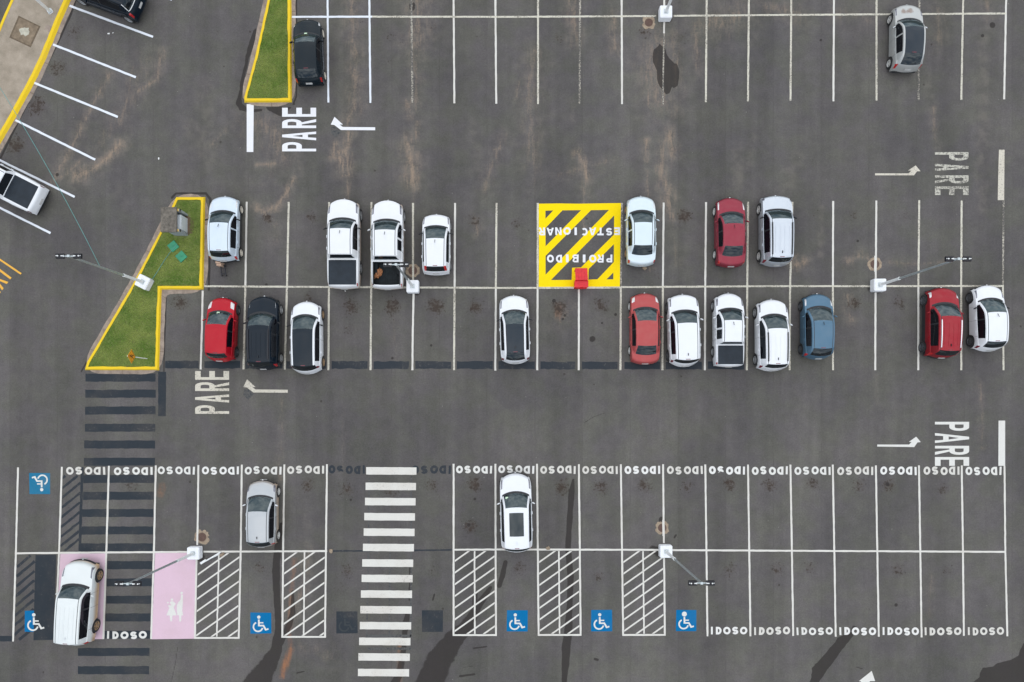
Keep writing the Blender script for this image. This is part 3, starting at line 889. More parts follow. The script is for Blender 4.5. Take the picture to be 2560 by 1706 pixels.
diag_cover("covered_hatching", lambda y: 157 - (y - 1170) * .03, lambda y: 204 - (y - 1170) * .03, [1196, 1221, 1245, 1270, 1294, 1318, 1343, 1366, 1386], 1190, 1378, .80, 6.0,
           "diagonal hatching painted over in black, left of the covered crossing bars", [rough_quad((206, 1168), (199.5, 1378), 7, jit=.6)])
diag_cover("covered_hatching", lambda y: 44 - (y - 1390) * .045, lambda y: 88 - (y - 1390) * .02, [1418, 1442, 1467, 1491, 1516, 1540, 1564, 1588, 1612], 1389, 1600, .85, 7.0,
           "black painted-over hatching beside the dusty white SUV and the blue wheelchair square", [[(89, 1388), (141, 1387), (137, 1500), (134, 1600), (84, 1601), (86, 1500)]])
tag(sheet("covered_bar", [(rough_quad((-40, 1597), (30, 1597), 14, jit=.6), [])], Z1, M['black']), "short black painted-over bar at the left edge below the wheelchair square", "painted-over mark")
# strips covering old lettering in the middle row
for a, b_, y, lab in [(413, 497, 912, "beside the grass island, left of the small red hatchback"), (511, 601, 912, "behind the small red hatchback"), (614, 706, 913, "behind the black SUV"), (716, 815, 913, "behind the white car with a black roof beside the black SUV"),
                      (829, 919, 913, "leftmost of four in the empty bays"), (934, 1022.5, 913, "second of four in the empty bays from the left"), (1038, 1127.6, 913, "third of four in the empty bays from the left"),
                      (1142, 1232, 913, "just left of the lone white hatchback with black roof"), (1246, 1337, 913, "behind the lone white hatchback with black roof"), (1351, 1438.5, 914, "just right of the lone white hatchback with black roof"),
                      (1454.7, 1544, 914, "just left of the coral red sedan"), (1561, 1650, 914, "behind the coral red sedan"), (1664, 1754.5, 914, "behind the white SUV next to the coral red sedan"), (1769.5, 1860, 914, "behind the small white pickup with covered bed")]:
    tag(sheet("covered_lettering", [(rough_quad((a, y), (b_, y + .5), 18.5, seg=9, jit=1.3), [])], Z1, M['black_thin' if 700 < a < 1560 else 'black']), "black strip over lettering " + lab, "painted-over mark", "black strips covering old lettering")
line([(820, 1378), (980, 1377), (1132, 1375)], 4, .003, 'black_thin', .6, "covered_line")


# ------------------------------------------------------------------ lettering: a plain bold road alphabet, unit height 1, built as outlines
def arc(cx_, cy_, rx_, ry_, a0, a1, k=14):
    return [(cx_ + rx_ * math.cos(R(a0 + (a1 - a0) * i / k)), cy_ + ry_ * math.sin(R(a0 + (a1 - a0) * i / k))) for i in range(k + 1)]


def thick(pts, w):
    L_, R_ = [], []
    for k, p in enumerate(pts):
        a, b_ = pts[max(k - 1, 0)], pts[min(k + 1, len(pts) - 1)]
        dx, dy = b_[0] - a[0], b_[1] - a[1]
        d = math.hypot(dx, dy) or 1
        nx_, ny_ = -dy / d * w / 2, dx / d * w / 2
        if 0 < k < len(pts) - 1:     # mitre
            d1 = (p[0] - a[0], p[1] - a[1]); d2 = (b_[0] - p[0], b_[1] - p[1])
            l1, l2 = math.hypot(*d1) or 1, math.hypot(*d2) or 1
            cs = (d1[0] * d2[0] + d1[1] * d2[1]) / (l1 * l2)
            f_ = min(1.6, 1 / max(0.3, math.sqrt(max(0.0, (1 + cs) / 2))))
            nx_, ny_ = nx_ * f_, ny_ * f_
        L_.append((p[0] + nx_, p[1] + ny_)); R_.append((p[0] - nx_, p[1] - ny_))
    return L_ + R_[::-1]


def glyph(ch, w, s, tall=False):
    """(outer, holes) list for a letter of width w, height 1, stroke s (in height units); sx widens upright strokes"""
    h = 1.0
    if ch == 'I': return [([(0, 0), (w, 0), (w, h), (0, h)], [])]
    if ch == 'O':
        return [(arc(w / 2, .5, w / 2, .5, 0, 360, 28)[:-1], [arc(w / 2, .5, w / 2 - s, .5 - s, 0, 360, 24)[:-1]])]
    if ch == 'D':
        r_ = min(.5, w * .62)
        return [([(0, 0), (w - r_, 0)] + arc(w - r_, .5, r_, .5, -90, 90, 14) + [(w - r_, h), (0, h)],
                 [[(s, s), (w - r_, s)] + arc(w - r_, .5, r_ - s, .5 - s, -90, 90, 12) + [(w - r_, h - s), (s, h - s)]])]
    if ch == 'S':
        q = s / 2
        rr = .25 + .0
        c1, c2 = (w / 2, .75 - q * .55), (w / 2, .25 + q * .55)
        rx_, ry_ = w / 2 - q, .25 - q * .45
        path = arc(c1[0], c1[1], rx_, ry_, 20, 250, 14) + arc(c2[0], c2[1], rx_, ry_, 70, -160, 14)
        return [(thick(path, s), [])]
    if ch == 'C':
        q = s / 2
        return [(thick(arc(w / 2, .5, w / 2 - q, .5 - q, 48, 312, 22), s), [])]
    if ch == 'E':
        v = s if not tall else s * 1.0
        b_ = s if not tall else .165
        return [([(0, 0), (w, 0), (w, b_), (v, b_), (v, .5 - b_ / 2), (w * (.92 if not tall else 1), .5 - b_ / 2), (w * (.92 if not tall else 1), .5 + b_ / 2), (v, .5 + b_ / 2), (v, h - b_), (w, h - b_), (w, h), (0, h)], [])]
    if ch == 'T': return [([(w / 2 - s / 2, 0), (w / 2 + s / 2, 0), (w / 2 + s / 2, h - s), (w, h - s), (w, h), (0, h), (0, h - s), (w / 2 - s / 2, h - s)], [])]
    if ch == 'N': return [([(0, 0), (s, 0), (s, h - s * 1.5), (w - s, 0), (w, 0), (w, h), (w - s, h), (w - s, s * 1.5), (s, h), (0, h)], [])]
    if ch == 'X':
        k = s * 1.15
        return [([(0, 0), (k, 0), (w / 2, .5 - k * .75), (w - k, 0), (w, 0), (w / 2 + k / 2, .5), (w, h), (w - k, h), (w / 2, .5 + k * .75), (k, h), (0, h), (w / 2 - k / 2, .5)], [])]
    if ch == 'A':
        k = s * 1.1 if not tall else s * .95
        y1, y2 = (.20, .36) if not tall else (.24, .40)
        t = lambda y: (w / 2 - k * .5) * y            # left outer edge x at height y
        ti = lambda y: k + (w / 2 - k * 1.0) * y * .98    # left inner edge
        top = h - s * 1.2 if not tall else h - .30
        return [([(0, 0), (k, 0), (ti(y1), y1), (w - ti(y1), y1), (w - k, 0), (w, 0), (w - t(1), h), (t(1), h)],
                 [[(ti(y2), y2), (w - ti(y2), y2), (w / 2, top)]])]
    if ch in 'PR':
        lo = .46 if not tall else .42
        b_ = s if not tall else .19
        rr = (h - lo) / 2
        rx_ = min(rr, w * .55) if not tall else w * .40
        rx_ = min(rx_, w - s)
        bowl = [(w - rx_, lo)] + arc(w - rx_, (lo + h) / 2, rx_, rr, -90, 90, 12) + [(w - rx_, h), (0, h)]
        hb = b_ * .85
        hole = [[(s, lo + hb), (w - rx_, lo + hb)] + arc(w - rx_, (lo + h) / 2, max(.02, rx_ - s * .95), max(.03, rr - hb), -90, 90, 10) + [(w - rx_, h - hb), (s, h - hb)]]
        if ch == 'P':
            return [([(0, 0), (s, 0), (s, lo)] + bowl, hole)]
        return [([(0, 0), (s, 0), (s, lo), (s * 1.25, lo), (w - s * 1.15, 0), (w, 0), (w * .62 + s * .25, lo)] + bowl[0:] if w * .62 + s * .25 < w - rx_ else
                 [(0, 0), (s, 0), (s, lo), (max(s * 1.05, w * .42), lo), (w - s * 1.1, 0), (w, 0), (w - rx_ * .9, lo)] + bowl[1:], hole)]
    if ch == 'B':
        rr, rx_ = .26, .26
        rx_ = min(rx_, w - s)
        out = [(0, 0), (w - rx_, 0)] + arc(w - rx_, .26, rx_, .26, -90, 60, 10) + arc(w - rx_ - .02, .75, rx_, .25, -50, 90, 10) + [(w - rx_, h), (0, h)]
        h1 = [(s, s * .85), (w - rx_, s * .85)] + arc(w - rx_, .26, rx_ - s * .9, .26 - s * .85, -90, 90, 8) + [(w - rx_, .52 - s * .85), (s, .52 - s * .85)]
        h2 = [(s, .52 + s * .1), (w - rx_ - .02, .52 + s * .1)] + arc(w - rx_ - .02, .76, rx_ - s * .9, .24 - s * .6, -90, 90, 8) + [(w - rx_ - .02, 1 - s * .85), (s, 1 - s * .85)]
        return [(out, [h1, h2])]
    raise ValueError(ch)


def word(name, letters, base, ang, height, z, mat, sx=1.0, tall=False, s=.24, place=None):
    """letters: [(char, x0, x1)] in plan units along the reading direction from base; ang = reading direction in degrees (plan y down)"""
    shapes = []
    ca, sa = math.cos(R(ang)), math.sin(R(ang))
    for ch, x0, x1 in letters:
        w = (x1 - x0) / height
        for outer, holes in glyph(ch, w, s if not tall else s, tall):
            f_ = lambda p: (base[0] + (x0 + p[0] * height) * ca + (p[1] * height) * sa, base[1] - (x0 + p[0] * height) * sa + (p[1] * height) * -ca * 1.0)
            shapes.append(([f_(p) for p in outer], [[f_(p) for p in hh] for hh in holes]))
    return sheet(name, shapes, z, mat)


def word180(name, letters, y_top, y_bot, z, mat, s=.24):
    """upside-down word: letters [(char, left px, right px)], read from right to left"""
    hgt = y_bot - y_top
    shapes = []
    for ch, a, b_ in letters:
        dy, rot = RNG.uniform(-.9, .9), RNG.uniform(-.05, .05)
        for outer, holes in glyph(ch, (b_ - a) / hgt, s):
            f_ = lambda p: (b_ - p[0] * hgt + (p[1] - .5) * rot * hgt, y_top + p[1] * hgt + dy)
            shapes.append(([f_(p) for p in outer], [[f_(p) for p in hh] for hh in holes]))
    return sheet(name, shapes, z, mat)


def word0(name, letters, y_top, y_bot, z, mat, s=.24):
    hgt = y_bot - y_top
    shapes = []
    for ch, a, b_ in letters:
        dy, rot = RNG.uniform(-.9, .9), RNG.uniform(-.05, .05)
        for outer, holes in glyph(ch, (b_ - a) / hgt, s):
            f_ = lambda p: (a + p[0] * hgt + (p[1] - .5) * rot * hgt, y_bot - p[1] * hgt + dy)
            shapes.append(([f_(p) for p in outer], [[f_(p) for p in hh] for hh in holes]))
    return sheet(name, shapes, z, mat)


IDO_UP = [('O', .012, .20), ('S', .243, .41), ('O', .475, .67), ('D', .70, .872), ('I', .935, .99)]
UPPER = [(164.6, 264.6, 1168, 1187.5, "left of a white line, across the left end of the covered crossing"), (284, 383, 1168, 1187.5, "across the right end of the covered crossing"),
         (393.5, 488.5, 1166.5, 1186, "just right of the covered crossing"), (504, 598.5, 1167, 1186.5, "in the bay left of the silver hatchback"), (611, 705, 1166.5, 1186, "in front of the silver hatchback"), (717, 811.5, 1165, 1184.5, "between the silver hatchback and the zebra crossing"),
         (1139, 1231, 1165, 1184, "left of the white SUV with a sunroof"), (1244.5, 1336.5, 1164.5, 1184, "partly hidden by the nose of the white SUV with a sunroof"), (1349.5, 1440, 1165, 1184.5, "above the top end of the long straight wet streak"),
         (1454.5, 1545, 1165.5, 1185, "second to the right of the white SUV with a sunroof"), (1560, 1651, 1165.5, 1185.5, "left of the line with a manhole and lamp base"), (1666, 1757.5, 1166, 1186, "right of the line with a manhole and lamp base"),
         (1771, 1863, 1166.5, 1186.5, "seventh from the right end of its row"), (1878, 1970, 1166.8, 1187, "sixth from the right end of its row"), (1984.5, 2077, 1167, 1187, "fifth from the right end of its row"),
         (2091.5, 2183.5, 1167, 1187.5, "fourth from the right end of its row"), (2199, 2292, 1167, 1187.5, "third from the right end of its row"), (2307, 2399, 1167, 1187.5, "touching the foot of the large STOP word in Portuguese"), (2412, 2504, 1167, 1187.8, "under the white stop bar at far right")]
for a, b_, y0, y1, lab in UPPER:
    L_ = [(c_, a + (b_ - a) * u, a + (b_ - a) * v_) for c_, u, v_ in IDO_UP]
    tag(word180("painted_word", L_, y0, y1, Z4, M[RNG.choice(['letter', 'letter_b', 'letter_c'])], RNG.uniform(.255, .295)), "upside-down white IDOSO " + lab.replace("large STOP word in Portuguese", "large PARE word"), "road lettering", "upside-down IDOSO words at the bay heads")
IDO_LO = [('I', .012, .062), ('D', .145, .30), ('O', .345, .545), ('S', .59, .755), ('O', .80, 1.0)]
LOWER = [(267, 367.5, 1578.5, 1597.5, "at the foot of the covered crossing, beside the dusty SUV"), (1776, 1868, 1567.5, 1586.5, "right of the last wheelchair square"), (1884, 1975, 1567.5, 1587, "second of seven in the lower right row"),
         (1990, 2082, 1568.5, 1587.5, "third of seven in the lower right row"), (2097, 2190, 1568.5, 1588, "touched by the tip of a dark wet patch"), (2205, 2297, 1568.5, 1588, "fifth of seven in the lower right row"), (2310, 2403, 1568.5, 1588, "sixth of seven in the lower right row"), (2418, 2509.5, 1568.5, 1588, "rightmost of the lower row")]
for a, b_, y0, y1, lab in LOWER:
    L_ = [(c_, a + (b_ - a) * u, a + (b_ - a) * v_) for c_, u, v_ in IDO_LO]
    tag(word0("painted_word", L_, y0, y1, Z4, M[RNG.choice(['letter', 'letter_b', 'letter_c'])], RNG.uniform(.255, .295)), "upright white IDOSO " + lab, "road lettering", "upright IDOSO words at the bay feet")
# painted-over ghosts of the same word beside the zebra crossing
for a, b_, lab in [(820, 913, "left of"), (1028, 1128, "right of")]:
    L_ = [(c_, a + (b_ - a) * u, a + (b_ - a) * v_) for c_, u, v_ in IDO_UP]
    tag(word180("covered_word", L_, 1164, 1185, Z1, M['black_thin'], .3), "upside-down IDOSO painted over in black, %s the zebra crossing's top bar" % lab, "painted-over lettering", "painted-over IDOSO words")


def pare(base, up, label, mat, hgt, adv, wid, stem):
    """tall word turned a quarter; base = plan point where P starts on its baseline, up = +1 letters' tops to the left, -1 to the right"""
    shapes = []
    for k, ch in enumerate("PARE"):
        w = wid[k] / hgt
        for outer, holes in glyph(ch, w, stem / hgt, True):
            f_ = (lambda p: (base[0] - p[1] * hgt, base[1] - adv[k] - p[0] * hgt)) if up > 0 else (lambda p: (base[0] + p[1] * hgt, base[1] + adv[k] + p[0] * hgt))
            shapes.append(([f_(p) for p in outer], [[f_(p) for p in hh] for hh in holes]))
    tag(sheet("painted_word", shapes, Z2, mat), label, "road lettering", "large PARE words on the driving lanes")


pare((790.5, 379), 1, "crisp white PARE word by the tip of the upper grass island", M['letter_new'], 85, [0, 27.5, 58, 86.5], [23, 22, 22.5, 22.5], 6.6)
pare((573, 1035), 1, "cream PARE word below the small red hatchback", M['letter_old'], 85, [0, 28, 57, 85], [21.5, 20.5, 22, 22], 6.6)
pare((2337, 381), -1, "badly worn PARE word in the upper right lane", M['letter_worn'], 84, [0, 29, 58, 85.5], [21, 18, 20.5, 21.5], 6.4)
pare((2337, 1055), -1, "clean PARE word in the lower right lane beside a stop bar", M['letter'], 85.5, [0, 28, 60, 88], [22.5, 25, 22.5, 22], 6.6)
for q, mt, lab in [([(617, 261), (634.5, 261.5), (633.5, 380.6), (617, 380.6)], 'letter_new', "short white stop bar under the upper grass island tip"),
                   ([(2497, 375), (2511, 375), (2510, 501), (2494, 501), (2495, 440)], 'letter_old', "worn stop bar beside the badly worn PARE word"),
                   ([(2496, 1052), (2512.5, 1052), (2512.5, 1165), (2495.5, 1165)], 'letter', "clean stop bar beside the lower right PARE word")]:
    tag(sheet("stop_bar", [(q, [])], Z2, M[mt]), lab, "road marking", "stop bars across the lanes")
z2f = lambda pts, ox=640, oy=0: [(ox + a * .2742, oy + b_ * .2742) for a, b_ in pts]
ARW = [(716, 1068), (793, 1138), (763, 1138), (792, 1160), (1087, 1163), (1087, 1190), (775, 1188), (714, 1142), (682, 1138)]
tag(sheet("lane_arrow", [(z2f(ARW), [])], Z2, M['letter_new']), "crisp white bent arrow right of the upper left PARE word", "road arrow", "bent lane arrows")
a2 = [(p[0] - 218.5, p[1] + 656) for p in z2f(ARW)]
tag(sheet("lane_arrow", [(a2, [])], Z2, M['letter_old']), "cream bent arrow right of the PARE word by the red hatchback", "road arrow", "bent lane arrows")
tag(sheet("lane_arrow", [(z2f([(975, 197), (1282, 197), (1305, 172), (1275, 172), (1345, 125), (1390, 178), (1358, 178), (1330, 215), (975, 215)], 1920, 380), [])], Z2, M['letter_old']), "bent arrow left of the badly worn PARE word", "road arrow", "bent lane arrows")
tag(sheet("lane_arrow", [(z2f([(995, 1502), (1285, 1502), (1308, 1478), (1283, 1478), (1350, 1430), (1392, 1480), (1362, 1482), (1332, 1525), (995, 1520)], 1920, 700), [])], Z2, M['letter']), "clean bent arrow left of the lower right PARE word", "road arrow", "bent lane arrows")
tag(sheet("lane_arrow", [([(2179, 1677.5), (2187.5, 1703), (2175, 1703), (2160, 1722), (2060, 1723), (2060, 1716), (2144, 1714), (2153, 1704), (2147, 1703)], [])], Z2, M['letter']), "white arrowhead cut off by the lower edge", "road arrow", "bent lane arrows")
for q, lab in [([(700, 1 and 1150), (742, 1165), (782, 1205), (728, 1255), (682, 1210)], "upper left")]:
    pass
for pts, lab in [(z2f([(690, 1160), (722, 1156), (760, 1186), (780, 1200), (728, 1255), (682, 1212)]), "under the crisp white bent arrow"), ([(p[0] - 218.5, p[1] + 656) for p in z2f([(690, 1160), (722, 1156), (760, 1186), (780, 1200), (728, 1255), (682, 1212)])], "under the cream bent arrow")]:
    tag(sheet("covered_arrowhead", [(pts, [])], Z1, M['ghost']), "old arrowhead painted over in black " + lab, "painted-over mark", "painted-over arrowheads")

# TAXI at the left edge
tu = (.60, -.80)      # reading direction on the plan
tv = (-.80, -.60)     # letters' tops
shapes = []
for ch, d0, w_ in [('I', 0, 5.5), ('X', -34, 26), ('A', -66, 27), ('T', -96, 25)]:
    for outer, holes in glyph(ch, w_ / 62., .09 if ch != 'I' else .1):
        f_ = lambda p: (26 + (d0 + p[0] * 62) * tu[0] + p[1] * 62 * tv[0], 699 + (d0 + p[0] * 62) * tu[1] + p[1] * 62 * tv[1])
        shapes.append(([f_(p) for p in outer], [[f_(p) for p in hh] for hh in holes]))
tag(sheet("painted_word", shapes, Z2, M['orange']), "orange TAXI lettering cut off by the left edge", "road lettering")

# ------------------------------------------------------------------ yellow no-parking box
bz = lambda pts: [(1330 + a * .16586, 480 + b_ * .16586) for a, b_ in pts]
HOLES = [[(202, 285), (320, 281), (202, 408)], [(460, 280), (740, 277), (204, 822), (204, 545)], [(890, 277), (1160, 274), (204, 1250), (204, 966)],
         [(1238, 356), (1235, 645), (738, 1140), (603, 1145), (597, 1328), (285, 1330)], [(1234, 790), (1232, 1060), (985, 1319), (850, 1324), (856, 1162)], [(1226, 1217), (1225, 1320), (1122, 1320)]]
yb = sheet("no_parking_box", [(bz([(98, 180), (400, 176), (700, 180), (1340, 170), (1338, 700), (1332, 1430), (800, 1438), (100, 1440), (104, 800)]), [bz(h_) for h_ in HOLES])], Z1 + .001, M['yellow'])
tag(yb, "yellow striped no-parking box with white words round a red steel box", "road marking")
EST = [('R', 103, 197), ('A', 220, 330), ('N', 350, 445), ('O', 473, 585), ('I', 640, 676), ('C', 738, 838), ('A', 858, 966), ('T', 985, 1082), ('S', 1115, 1207), ('E', 1240, 1327)]
PRO = [('O', 225, 330), ('D', 360, 452), ('I', 512, 551), ('B', 610, 702), ('I', 765, 805), ('O', 860, 970), ('R', 985, 1080), ('P', 1120, 1210)]
cv = lambda L_: [(c_, 1330 + a * .16586, 1330 + b_ * .16586) for c_, a, b_ in L_]
tag(word180("painted_word", cv(EST), 480 + 540 * .16586, 480 + 655 * .16586, Z3, M['letter_new']), "upside-down white ESTACIONAR across the yellow striped box", "road lettering")
tag(word180("painted_word", cv(PRO), 480 + 946 * .16586, 480 + 1064 * .16586, Z3, M['letter_new']), "upside-down white PROIBIDO near the red steel box", "road lettering")


# ------------------------------------------------------------------ wheelchair squares and pink bays
def wheelchair(x0, y0, x1, y1, label, flip=False, mat='blue', big=False, ghost=False):
    cx_, cy_ = (x0 + x1) / 2, (y0 + y1) / 2
    j = lambda: RNG.uniform(-.6, .6)
    o = sheet("wheelchair_panel" if not ghost else "covered_square", [([(x0 + j(), y0 + j()), (x1 + j(), y0 + j()), (x1 + j(), y1 + j()), (x0 + j(), y1 + j())], [])], Z1, M[mat])
    tag(o, label, "road marking" if not ghost else "painted-over mark", "blue wheelchair squares" if not ghost else "painted-over wheelchair squares")
    if ghost == 2:
        return
    sc = (x1 - x0) / 140.0
    sg = -1 if flip else 1
    f_ = lambda p: (cx_ + sg * (p[0] - 70) * sc, cy_ + sg * (p[1] - 72) * sc)
    hr = 11 if not big else 17
    head = arc(57, 32 if not big else 28, hr, hr, 0, 360, 16)[:-1]
    torso = thick([(57, 48), (58, 89), (88, 89), (104, 117), (122, 111)], 11)
    arm = thick([(63, 70), (88, 70)], 8)
    wheel = thick(arc(52, 96, 33, 33, 248, 30, 26), 10)
    mt = M['letter'] if not ghost else M['ghost_faint']
    wh = thick([(52 + 31 * math.cos(R(t)), 97 + 31 * math.sin(R(t))) for t in np.linspace(245, 15, 26)], 10)
    body = sheet("figure", [([f_(p) for p in head], []), ([f_(p) for p in torso], [])], Z2, mt, o)
    sheet("wheel_arc", [([f_(p) for p in wh], [])], Z2 + .001, mt, o)
    sheet("arm", [([f_(p) for p in arm], [])], Z2 + .002, mt, o)


wheelchair(73.5, 1183, 126, 1236, "stained blue wheelchair square turned upside down, near the upper left bay", True, 'blue_old')
wheelchair(62, 1527, 118, 1580, "blue wheelchair square beside the dusty white SUV")
wheelchair(626, 1532, 678, 1584, "blue wheelchair square between two hatched strips, below the silver hatchback")
wheelchair(1267, 1526, 1319, 1579, "blue wheelchair square below the white SUV with a sunroof")
wheelchair(1478, 1525, 1530, 1579, "blue wheelchair square right of the strip with the straight wet streak")
wheelchair(1690, 1525, 1741, 1578, "blue wheelchair square whose figure has an oversized head", big=True)
wheelchair(840.5, 1529, 894, 1584, "painted-over dark square with a faint wheelchair, left of zebra crossing", mat='black', ghost=1)
wheelchair(1055, 1526, 1107.5, 1580, "plain dark painted-over square right of zebra crossing", mat='black', ghost=2)

pk1 = sheet("pink_bay", [([(151, 1385), (264, 1384), (256.5, 1595), (260, 1598), (140, 1600)], [])], Z1, M['pink'])
tag(pk1, "pink painted bay under the dusty white SUV", "parking bay")
pk2 = sheet("pink_bay", [([(388, 1383), (491, 1382.5), (486, 1597), (380, 1598.5)], [])], Z1, M['pink'])
tag(pk2, "empty pink painted bay with two white figures", "parking bay")
fz = lambda pts: [(370 + a * .14673, 1380 + b_ * .14673) for a, b_ in pts]
circ = lambda x_, y_, r_: arc(x_, y_, r_, r_, 0, 360, 14)[:-1]
preg = [(565, 728), (597, 728), (596, 880), (585, 1000), (600, 1080), (572, 1082), (566, 1180), (550, 1190), (536, 1180), (530, 1082), (500, 1078), (492, 980), (494, 910), (515, 860), (555, 818)]
mum = [(388, 842), (432, 842), (476, 882), (450, 925), (440, 950), (455, 985), (488, 1080), (418, 1085), (412, 1175), (398, 1188), (382, 1178), (374, 1085), (316, 1080), (352, 990), (366, 952), (352, 935), (345, 915), (358, 902), (375, 915), (400, 905), (372, 870)]
sheet("painted_figures", [(fz(preg), []), (fz(circ(575, 700, 22)), []), (fz(mum), []), (fz(circ(410, 813, 22)), []), (fz(circ(341, 865, 15)), [])], Z2, M['letter'], pk2)


# ------------------------------------------------------------------ kerbed grass islands
def offset(poly, d):
    """offset a closed polygon (metres); positive grows a counter-clockwise outline"""
    out = []
    n_ = len(poly)
    for k in range(n_):
        p0, p1, p2 = Vector(poly[k - 1]), Vector(poly[k]), Vector(poly[(k + 1) % n_])
        a, b_ = (p1 - p0).normalized(), (p2 - p1).normalized()
        na, nb = Vector((a.y, -a.x)), Vector((b_.y, -b_.x))
        m_ = (na + nb)
        m_ = m_.normalized() / max(0.45, math.sqrt(max(.05, (1 + na.dot(nb)) / 2)))
        out.append(tuple(p1 + m_ * d))
    return out


def ccw(poly):
    ar = sum(a[0] * b_[1] - b_[0] * a[1] for a, b_ in zip(poly, poly[1:] + poly[:1]))
    return poly if ar > 0 else poly[::-1]


def densify(poly, step=.35):
    out = []
    for a, b_ in zip(poly, poly[1:] + poly[:1]):
        k = max(1, int(math.dist(a, b_) / step))
        out += [(a[0] + (b_[0] - a[0]) * i / k, a[1] + (b_[1] - a[1]) * i / k) for i in range(k)]
    return out


def round_poly(poly, r_=.25):
    out = []
    n_ = len(poly)
    for k in range(n_):
        p0, p1, p2 = Vector(poly[k - 1]), Vector(poly[k]), Vector(poly[(k + 1) % n_])
        d0, d2 = (p0 - p1), (p2 - p1)
        t = min(r_, d0.length * .4, d2.length * .4)
        a, b_ = p1 + d0.normalized() * t, p1 + d2.normalized() * t
        for i in range(5):
            u = i / 4
            out.append(tuple(a * (1 - u) ** 2 + p1 * (2 * u * (1 - u)) + b_ * u ** 2))
    return out


def inside(p, poly):
    r_ = False
    for a, b_ in zip(poly, poly[1:] + poly[:1]):
        if (a[1] > p[1]) != (b_[1] > p[1]) and p[0] < (b_[0] - a[0]) * (p[1] - a[1]) / (b_[1] - a[1]) + a[0]:
            r_ = not r_
    return r_


m, n, l, b = nmat("lawn_grass")
pos = world_pos(n)
f1 = noise(n, l, 0.75, 5, 0.62, pos); f2 = noise(n, l, 5, 4, 0.7, pos); f3 = noise(n, l, 26, 3, 0.7, pos)
c = ramp(n, l, f1, .36, (0.122, 0.208, 0.036), .64, (0.262, 0.312, 0.080))
c = mix(n, l, framp(n, l, f2, .60, .72, 0, .7), c, (0.19, 0.165, 0.075))
c = mix(n, l, 1.0, c, framp(n, l, f3, .25, .75, .70, 1.30), 'MULTIPLY')
l.new(c, b.inputs["Base Color"]); b.inputs["Roughness"].default_value = 0.85
b.inputs["Specular IOR Level"].default_value = 0.15
M['grass'] = m
m, n, l, b = nmat("lawn_soil")
pos = world_pos(n)
f1 = noise(n, l, 5, 5, 0.7, pos)
c = ramp(n, l, f1, .36, (0.135, 0.150, 0.045), .68, (0.170, 0.220, 0.060))
l.new(c, b.inputs["Base Color"]); b.inputs["Roughness"].default_value = 0.95
M['lawn_soil'] = m


